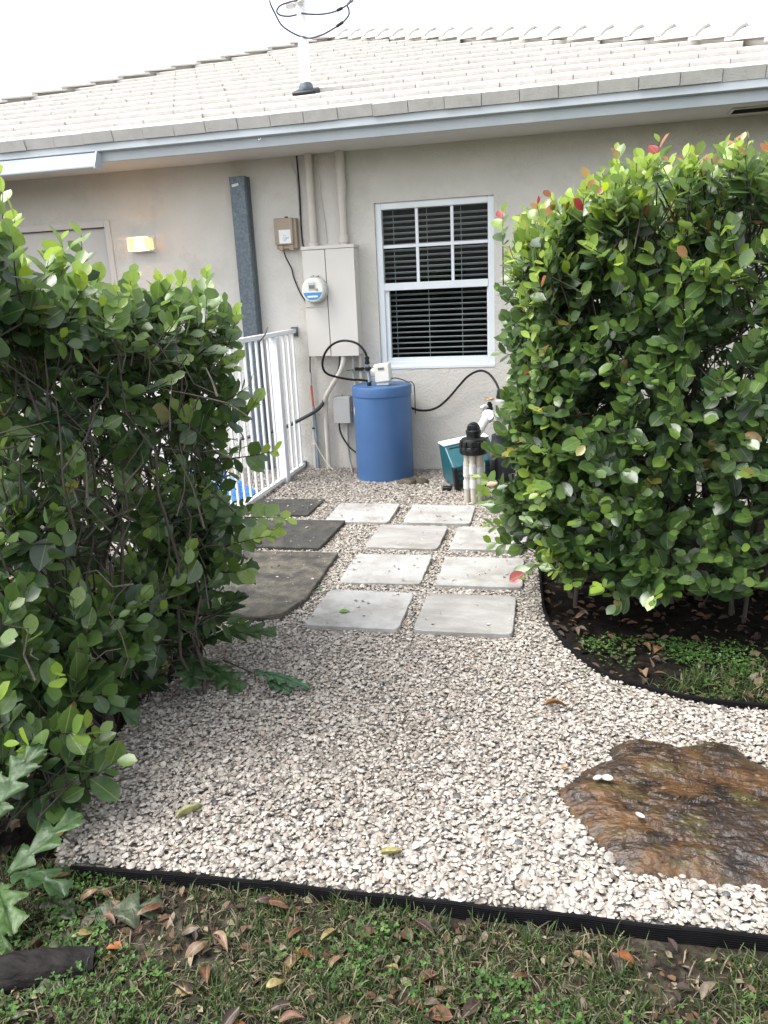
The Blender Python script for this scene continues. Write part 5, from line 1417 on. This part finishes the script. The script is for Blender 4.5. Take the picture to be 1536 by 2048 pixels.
    # the thick cut branch leaning out
    H.stem([(-1.93, 2.62, 0.02), (-1.86, 2.60, 0.32), (-1.80, 2.60, 0.57), (-1.68, 2.60, 0.76), (-1.575, 2.60, 0.93)], 0.030, 0.021)
    H.stem([(-1.66, 2.60, 0.78), (-1.62, 2.62, 0.90), (-1.66, 2.64, 1.02)], 0.012, 0.009)
    H.stem([(-1.86, 2.45, -0.02), (-1.95, 2.35, 0.30), (-2.02, 2.28, 0.62), (-1.96, 2.2, 0.95), (-1.9, 2.15, 1.3)], 0.019, 0.010)
    H.stem([(-1.66, 2.05, -0.02), (-1.74, 2.0, 0.28), (-1.80, 1.95, 0.60), (-1.76, 1.95, 1.0), (-1.72, 1.96, 1.4)], 0.016, 0.008)
    return H.finish('cocoplum_hedge', (-1.75, 2.6, -0.03), 'leggy green hedge with bare tangled stems left of the path', 'hedge')
left_hedge()

# ---- ferns
def frond_mesh(L, W, nl, droop, seed, twist=0.0):
    """pinnatifid frond along +x: a broad midrib blade with pointed lobes on both sides"""
    r = random.Random(seed); V, Fq = [], []
    def spine(t): return Vector((L * t, 0.03 * L * math.sin(t * 5 + seed), -droop * L * t * t))
    n = nl * 12
    def half(t):
        env = W * (math.sin(math.pi * min(1, 0.10 + 0.86 * t)) ** 0.7)
        ph = (t * nl) % 1.0
        lobe = max(0.0, 1 - abs(ph - 0.5) * 2.1) ** 0.85
        return max(0.010, env * (0.24 + 0.76 * lobe)) if t < 0.985 else 0.002
    for i in range(n + 1):
        t = i / n; c = spine(t)
        for sg in (-1, 1):
            w = half(t) * (0.9 + 0.2 * r.random())
            sweep = w * 0.62
            for q in (0.33, 0.68, 1.0):
                V.append(c + Vector((sweep * q, sg * w * q, (0.05 * math.sin(q * 3) + 0.02 * math.sin(t * 31 + sg)) * W * 1.2 - 0.22 * w * q * q)))
        V.append(c + Vector((0, 0, -0.004)))
    k = 7
    for i in range(n):
        a, b = i * k, (i + 1) * k
        for s0, mid in ((0, 6), (3, 6)):
            chain_a = [a + mid, a + s0, a + s0 + 1, a + s0 + 2]; chain_b = [b + mid, b + s0, b + s0 + 1, b + s0 + 2]
            for j in range(3):
                f = (chain_a[j], chain_b[j], chain_b[j + 1], chain_a[j + 1])
                Fq.append(f if s0 == 3 else f[::-1])
    me = bpy.data.meshes.new('frond'); me.from_pydata([tuple(p) for p in V], [], Fq); me.update()
    for p in me.polygons: p.use_smooth = True
    me.materials.append(M['fern'])
    return me
def fern(base, fronds, label, cols_, lname='wart_fern'):
    root = empty(lname, base, label, 'fern')
    st = MB()
    for i, (off, az, el, L, W, nl, dr) in enumerate(fronds):
        me = frond_mesh(L, W, nl, dr, i * 7 + int(abs(base[0]) * 100))
        p0 = Vector(base) + Vector(off)
        o = bpy.data.objects.new('frond', me); col.objects.link(o); o.parent = root
        o.location = Vector(off)
        o.rotation_euler = (Matrix.Rotation(R_(az), 3, 'Z') @ Matrix.Rotation(R_(-el), 3, 'Y') @ Matrix.Rotation(R_(rnd.uniform(-18, 18)), 3, 'X')).to_euler()
        o.color = (*cols_[i % len(cols_)], 1)
        if off[2] > 0.02:
            st.tube([Vector(base) + Vector((off[0] * 0.4, off[1] * 0.4, 0)), Vector(base) + Vector((off[0] * 0.8, off[1] * 0.8, off[2] * 0.6)), p0], 0.0028, 6)
    if st.v: st.build('stalks', M['twig'], root)
    return root
G1, G2, G3 = (0.028, 0.060, 0.020), (0.036, 0.076, 0.022), (0.052, 0.100, 0.025)
fern((-1.50, 2.72, -0.01), [((0.02, -0.02, 0.16), -25, 55, 0.34, 0.10, 5, 0.25), ((0.03, 0.0, 0.14), 10, 25, 0.30, 0.09, 5, 0.35), ((0.0, -0.03, 0.10), -60, 20, 0.30, 0.09, 5, 0.35), ((-0.02, 0, 0.16), -95, 60, 0.30, 0.09, 5, 0.3), ((0, 0, 0.12), -140, 35, 0.28, 0.08, 5, 0.4), ((0.02, 0.02, 0.15), 55, 45, 0.26, 0.08, 4, 0.3), ((0.03, -0.02, 0.07), -35, 5, 0.26, 0.08, 4, 0.3)],
     'dark green lobed fern at the foot of the left hedge beside the path', [G1, G2, G1, G2, G1])
fern((-1.22, 2.66, 0.012), [((0, 0, 0.035), -12, 8, 0.25, 0.055, 5, 0.25), ((0.07, -0.03, 0.02), -30, 4, 0.12, 0.035, 3, 0.2)], 'small green fern frond lying alone on the shells', [(0.05, 0.12, 0.055), (0.06, 0.13, 0.06)])
fern((-1.47, 1.47, -0.04), [((0.04, -0.02, 0.10), 50, 45, 0.20, 0.065, 3, 0.5), ((0.05, -0.06, 0.11), -65, -20, 0.18, 0.060, 3, 0.35), ((0.06, -0.03, 0.11), -5, 28, 0.16, 0.060, 3, 0.6), ((0.02, -0.05, 0.09), -40, 30, 0.18, 0.058, 3, 0.6), ((-0.06, 0.0, 0.20), 120, 45, 0.22, 0.07, 3, 0.3), ((-0.02, 0.02, 0.22), 70, 55, 0.22, 0.06, 4, 0.3), ((-0.08, -0.06, 0.12), 200, 30, 0.18, 0.06, 3, 0.3)],
     'bright green broad-lobed fern in the lower left corner by the edging', [G2, G3, G1, G3, G2])
fern((-1.20, 1.42, -0.030), [((0, 0, 0.010), 25, 6, 0.20, 0.060, 3, 0.15), ((-0.03, -0.04, 0.012), -60, 5, 0.19, 0.06, 3, 0.15), ((-0.02, 0, 0.014), 160, 8, 0.14, 0.045, 2, 0.2)], 'wilted olive fern fronds lying flat on the lawn corner', [(0.055, 0.070, 0.038), (0.065, 0.08, 0.042), (0.058, 0.07, 0.04)])
fern((-1.66, 1.98, -0.02), [((0.03, -0.04, 0.36), -40, -20, 0.26, 0.055, 4, 0.5), ((0, 0, 0.42), -80, 15, 0.28, 0.06, 4, 0.5), ((-0.1, -0.1, 0.50), -100, 10, 0.30, 0.06, 4, 0.5), ((0.05, 0.08, 0.30), -10, 0, 0.24, 0.055, 4, 0.5), ((-0.15, -0.06, 0.30), 190, 10, 0.28, 0.06, 4, 0.5), ((0.02, -0.05, 0.16), -50, -10, 0.22, 0.05, 4, 0.3)],
     'strap-leaved fern growing among the lower stems of the left hedge', [G2, G1, G3, G2, (0.16, 0.22, 0.14)])

# ---- grass and weeds
def region_noise(P_): return vnoise(P_, 2.4, 3, 60)
def grass(name, rect, n, label, lo=0.02, hi=0.062, z=-0.038, poly=None, straw=0.42, dens=0.34):
    x0, x1, y0, y1 = rect
    P_ = np.column_stack([rng.uniform(x0, x1, n), rng.uniform(y0, y1, n)])
    # tufts
    tuft = np.column_stack([rng.uniform(x0, x1, n // 14), rng.uniform(y0, y1, n // 14)])
    k = rng.integers(0, len(tuft), n); isT = rng.random(n) < 0.7
    P_[isT] = tuft[k[isT]] + rng.normal(0, 0.014, (isT.sum(), 2))
    keep = vnoise(P_, 3.5, 3, 60) + rng.normal(0, 0.10, n) > dens
    if poly is not None: keep &= inside(P_, poly)
    P_ = P_[keep]; n = len(P_)
    L = rng.uniform(lo, hi, n) * rng.uniform(0.7, 1.25, n); az = rng.uniform(0, 2 * np.pi, n); lean = np.abs(rng.normal(0.75, 0.5, n)).clip(0.05, 1.5)
    pal = np.array([(0.040, 0.078, 0.018), (0.066, 0.115, 0.026), (0.028, 0.058, 0.016), (0.25, 0.21, 0.135), (0.14, 0.118, 0.078)])
    pr = np.array([0.30, 0.26, 0.16, 0.16, 0.12]); pr[3:] *= straw / 0.28; pr = pr / pr.sum()
    ci = rng.choice(5, n, p=pr)
    lean = np.where((ci >= 3) & (rng.random(n) < 0.75), rng.uniform(1.2, 1.5, n), lean)
    w = rng.uniform(0.0008, 0.0020, n)
    dx, dy = np.cos(az), np.sin(az); sx, sy = -dy, dx
    V = np.zeros((n, 7, 3))
    for i, (t, ww) in enumerate(((0, 0.8), (0.4, 1.0), (0.75, 0.75))):
        r = L * t; a = lean * (0.35 + 0.65 * t)
        cx = P_[:, 0] + dx * np.sin(a) * r; cy = P_[:, 1] + dy * np.sin(a) * r; cz = z + np.cos(a) * r
        V[:, i * 2] = np.stack([cx - sx * w * ww, cy - sy * w * ww, cz], 1); V[:, i * 2 + 1] = np.stack([cx + sx * w * ww, cy + sy * w * ww, cz], 1)
    a = lean
    V[:, 6] = np.stack([P_[:, 0] + dx * np.sin(a) * L, P_[:, 1] + dy * np.sin(a) * L, z + np.cos(a) * L], 1)
    TF = np.array([(0, 1, 3), (0, 3, 2), (2, 3, 5), (2, 5, 4), (4, 5, 6)])
    Fq = (TF[None] + (np.arange(n) * 7)[:, None, None]).reshape(-1, 3)
    c = pal[ci] * rng.uniform(0.58, 1.05, (n, 1))
    o = link(name, npmesh(name, V.reshape(-1, 3), Fq, np.repeat(c[:, None], 7, 1).reshape(-1, 3)), (0, 0, 0), None, M['grass'])
    return tag(o, label, 'grass', kind='stuff')
grass('lawn_grass', (-2.6, 2.2, 0.55, 1.60), 85000, 'patchy short grass of the front lawn')
BEDG = [(0.30, 2.86), (0.52, 2.79), (0.95, 2.76), (1.8, 2.8), (1.8, 3.2), (0.9, 3.10), (0.5, 3.02)]
grass('bed_grass', (0.2, 1.8, 2.75, 3.25), 9000, 'green grass and weeds along the right bed edging', 0.03, 0.075, -0.03, BEDG, straw=0.22, dens=0.42)

def weeds(name, rect, n, z, label, poly=None, dens=0.5):
    """three-leaflet clover-like weeds"""
    x0, x1, y0, y1 = rect
    cl = np.column_stack([rng.uniform(x0, x1, n // 16), rng.uniform(y0, y1, n // 16)])
    P_ = cl[rng.integers(0, len(cl), n)] + rng.normal(0, 0.035, (n, 2))
    keep = vnoise(P_, 3.0, 2, 71) + rng.normal(0, 0.06, n) > dens
    keep &= (P_[:, 1] < y1) & (P_[:, 1] > y0)
    if poly is not None: keep &= inside(P_, poly)
    P_ = P_[keep]; n = len(P_)
    na_ = 6
    T = [(0, 0, 0)] + [(0.5 + 0.5 * math.cos(a), 0.46 * math.sin(a), 0.06 * math.cos(a)) for a in np.linspace(-math.pi * 0.92, math.pi * 0.92, na_)]
    T = np.array(T); TF = np.array([(0, i, i + 1) for i in range(1, na_)])
    Vs, Cs = [], []
    az0 = rng.uniform(0, 2 * np.pi, n); h = rng.uniform(0.008, 0.04, n); s = rng.uniform(0.0035, 0.0095, n) * np.where(rng.random(n) < 0.08, 1.5, 1.0)
    pal = np.array([(0.050, 0.11, 0.025), (0.036, 0.085, 0.02), (0.075, 0.15, 0.032)])
    cc = pal[rng.integers(0, 3, n)] * rng.uniform(0.8, 1.2, (n, 1))
    for j in range(3):
        az = az0 + j * 2.094 + rng.normal(0, .15, n); tl = rng.normal(0.15, 0.3, n)
        x = T[None, :, 0] * s[:, None]; y = T[None, :, 1] * s[:, None]; zz = T[None, :, 2] * s[:, None] + x * np.sin(tl)[:, None]
        V = np.stack([P_[:, 0:1] + x * np.cos(az)[:, None] - y * np.sin(az)[:, None], P_[:, 1:2] + x * np.sin(az)[:, None] + y * np.cos(az)[:, None], z + h[:, None] + zz], 2)
        Vs.append(V); Cs.append(np.repeat(cc[:, None], len(T), 1))
    V = np.concatenate(Vs).reshape(-1, 3); C_ = np.concatenate(Cs).reshape(-1, 3)
    Fq = (TF[None] + (np.arange(3 * n) * len(T))[:, None, None]).reshape(-1, 3)
    o = link(name, npmesh(name, V, Fq, C_), (0, 0, 0), None, M['grass'])
    return tag(o, label, 'weeds', kind='stuff')
weeds('lawn_clover', (-2.4, 2.0, 0.6, 1.59), 17000, -0.036, 'small clover and creeping weeds scattered through the lawn')
weeds('bed_clover', (0.1, 1.8, 2.78, 3.3), 5000, -0.022, 'low green weeds in the bed under the right hedge', None, 0.46)

# leaf litter in the beds and thatch in the lawn
def litter(name, rects, n, label, smin, smax, pal, asp=0.42):
    TV, TF = leaf_template(3, 1.0)
    Ps = []
    for (x0, x1, y0, y1, z, w) in rects:
        m_ = int(n * w); Ps.append(np.column_stack([rng.uniform(x0, x1, m_), rng.uniform(y0, y1, m_), z + rng.uniform(0, 0.02, m_)]))
    P_ = np.concatenate(Ps)
    P_ = P_[~inside(P_, GRAVEL)]
    m_ = len(P_)
    s = rng.uniform(smin, smax, m_); az = rng.uniform(0, 2 * np.pi, m_); tl = rng.normal(0, 0.35, m_); rl_ = rng.normal(0, 0.5, m_)
    x = TV[None, :, 0] * s[:, None]; y0_ = TV[None, :, 1] * s[:, None] * asp * 2; z0_ = TV[None, :, 2] * s[:, None] * 2
    y = y0_ * np.cos(rl_)[:, None] - z0_ * np.sin(rl_)[:, None]; zz = y0_ * np.sin(rl_)[:, None] + z0_ * np.cos(rl_)[:, None] + x * np.sin(tl)[:, None]
    V = np.stack([P_[:, 0:1] + x * np.cos(az)[:, None] - y * np.sin(az)[:, None], P_[:, 1:2] + x * np.sin(az)[:, None] + y * np.cos(az)[:, None], P_[:, 2:3] + zz], 2)
    c = np.array(pal)[rng.integers(0, len(pal), m_)] * rng.uniform(0.7, 1.3, (m_, 1))
    Fq = (TF[None] + (np.arange(m_) * len(TV))[:, None, None]).reshape(-1, 3)
    o = link(name, npmesh(name, V.reshape(-1, 3), Fq, np.repeat(c[:, None], len(TV), 1).reshape(-1, 3)), (0, 0, 0), None, M['litter'])
    return tag(o, label, 'leaf litter', kind='stuff')
DP = [(0.05, 0.032, 0.02), (0.09, 0.05, 0.028), (0.035, 0.024, 0.018), (0.13, 0.085, 0.055)]
litter('leaf_litter', [(-0.12, 1.9, 2.8, 4.6, -0.03, 0.55), (-2.4, -1.4, 1.55, 3.6, -0.035, 0.45)], 1700, 'dark fallen leaves and bits covering the soil under the hedges', 0.02, 0.06, DP)
litter('lawn_thatch', [(-2.4, 2.0, 0.6, 1.6, -0.040, 1.0)], 9000, 'dead leaf scraps and thatch between the lawn grass', 0.01, 0.035, DP + [(0.2, 0.17, 0.11)])

# ---- larger fallen leaves, each its own thing
def dead_mesh(k):
    TV, TF = leaf_template(8, 1.0)
    W = TV.copy(); W[:, 1] *= (0.56, 0.66, 0.46, 0.76)[k]
    W[:, 2] = W[:, 2] * (1.2, -1.5, 2.2, 0.8)[k] + (0.10, 0.16, -0.08, 0.05)[k] * np.sin(W[:, 0] * 3.1) + np.abs(W[:, 1]) * (0.5, 0.2, 0.9, 0.3)[k] + 0.05 * np.sin(W[:, 0] * 9 + k) * W[:, 1]
    W[:, 1] += 0.06 * np.sin(W[:, 0] * 3 + k)
    me = npmesh('fallen_leaf', W - np.array([0.5, 0, 0]), TF, smooth=True); me.materials.append(M['deadleaf']); return me
dead = [dead_mesh(k) for k in range(4)]
def fallen(x, y, z, L, az, c, label, k=None, group=None, tilt=0):
    o = bpy.data.objects.new('fallen_leaf', dead[rnd.randrange(4) if k is None else k]); col.objects.link(o)
    o.location = (x, y, z); o.scale = (L,) * 3; o.rotation_euler = (R_(rnd.uniform(-20, 20)), R_(tilt + rnd.uniform(-12, 12)), R_(az)); o.color = (*c, 1)
    tag(o, label, 'leaf', group)
fallen(-0.020, 2.619, 0.022, 0.085, 15, (0.17, 0.085, 0.03), 'brown leaf lying on the shells above the rock', 0)
fallen(-1.101, 1.834, 0.024, 0.085, 62, (0.32, 0.33, 0.16), 'pale yellow-green leaf on the shells at lower left', 2)
fallen(-0.452, 1.759, 0.024, 0.065, 35, (0.33, 0.30, 0.13), 'small pale olive leaf on the shells near the front edging', 2)
fallen(-1.033, 3.347, 0.027, 0.055, 10, (0.08, 0.22, 0.03), 'fresh green leaf lying on the nearest left paver', 3)
fallen(-1.246, 3.619, 0.024, 0.050, -20, (0.06, 0.17, 0.03), 'small green leaf on the shells beside the brown slab', 3)
fallen(0.015, 2.22, 0.024, 0.030, 10, (0.45, 0.20, 0.05), 'tiny orange leaf on the shells left of the rock', 0)
ORD = ['first', 'second', 'third', 'fourth', 'fifth', 'sixth', 'seventh', 'eighth', 'ninth', 'tenth', 'eleventh', 'twelfth', 'thirteenth', 'fourteenth', 'fifteenth', 'sixteenth', 'seventeenth', 'eighteenth', 'nineteenth', 'twentieth', 'twenty-first', 'twenty-second', 'twenty-third', 'twenty-fourth', 'twenty-fifth', 'twenty-sixth', 'twenty-seventh', 'twenty-eighth', 'twenty-ninth', 'thirtieth'] + [f'thirty-{q}' for q in ('first', 'second', 'third', 'fourth', 'fifth', 'sixth', 'seventh', 'eighth', 'ninth')] + ['fortieth'] + [f'forty-{q}' for q in ('first', 'second', 'third', 'fourth', 'fifth', 'sixth', 'seventh', 'eighth', 'ninth')] + ['fiftieth'] + [f'fifty-{q}' for q in ('first', 'second', 'third', 'fourth', 'fifth', 'sixth', 'seventh', 'eighth', 'ninth')]
def scatter(spots_, kinds, weights, where, group, z, smin, smax):
    """leaves sorted by kind and by their place in the picture, so that each label names one"""
    got = {}
    for (x, y) in spots_:
        t = rnd.choices(range(len(kinds)), weights)[0]
        got.setdefault(t, []).append((x, y))
    for t, lst in got.items():
        lst.sort(key=lambda p: project([[p[0], p[1], z]])[0][0])
        for i, (x, y) in enumerate(lst):
            lab = kinds[t][0] + ' ' + where if len(lst) == 1 else f'{ORD[i]} {kinds[t][0]} from the left {where}'
            fallen(x, y, z + rnd.uniform(-0.008, 0.012), rnd.uniform(smin, smax), rnd.uniform(0, 360), tuple(np.array(kinds[t][1]) * rnd.uniform(0.8, 1.2)), lab, None, group, rnd.uniform(-15, 15))
LT = [('dry reddish brown leaf', (0.095, 0.042, 0.020)), ('dull grey-brown dry leaf', (0.105, 0.082, 0.058)), ('dark brown curled leaf', (0.040, 0.025, 0.018)), ('tan dry leaf', (0.14, 0.085, 0.045)), ('yellowish dead leaf', (0.20, 0.155, 0.06)), ('orange fallen leaf', (0.22, 0.075, 0.022))]
sp_ = []
for i in range(135):
    y = rnd.uniform(1.0, 1.56); sp_.append((rnd.uniform(-1.35, 0.62) * (0.6 + 0.4 * y / 1.5), y))
scatter(sp_, LT, (5, 5, 4, 3, 1.2, 0.7), 'in the lawn grass', 'dry leaves fallen on the lawn', -0.020, 0.036, 0.074)
BT = [('brown dead leaf', (0.15, 0.075, 0.04)), ('grey-brown dead leaf', (0.13, 0.095, 0.075))]
sp_ = []
for i in range(22):
    x = rnd.uniform(0.0, 0.95); sp_.append((x, max(3.22 - 0.55 * x, 2.86) + rnd.uniform(0, 0.45)))
scatter(sp_, BT, (1, 1), 'on the soil under the right hedge', 'dead leaves under the right hedge', -0.012, 0.04, 0.07)
BT = [('pale tan dead leaf', (0.28, 0.18, 0.12)), ('brown dead leaf', (0.16, 0.09, 0.055))]
scatter([(rnd.uniform(-1.72, -1.56), rnd.uniform(1.62, 2.35)) for i in range(8)], BT, (1, 1), 'on the soil under the left hedge', 'dead leaves under the left hedge', -0.008, 0.05, 0.08)

# dark timber at the lower left
m = MB()
pts = curve([(-1.46, 1.16, -0.030), (-1.32, 1.215, -0.022), (-1.20, 1.27, -0.024), (-1.10, 1.315, -0.034)], 8)
rr = [0.036 + 0.012 * math.sin(math.pi * i / (len(pts) - 1)) + rnd.uniform(-0.003, 0.003) for i in range(len(pts))]
o = m.tube(pts, rr, 14).build('timber_piece', M['log'], None, smooth=60)
tag(o, 'dark weathered piece of timber lying in the lower left grass', 'log')
# thin stick on the shells at the fern
cable('dry_twig', [(-1.42, 2.79, 0.02), (-1.33, 2.74, 0.022), (-1.25, 2.70, 0.02)], 0.003, M['twig'], 'thin dark twig lying on the shells by the fern', 'twig', n=6)
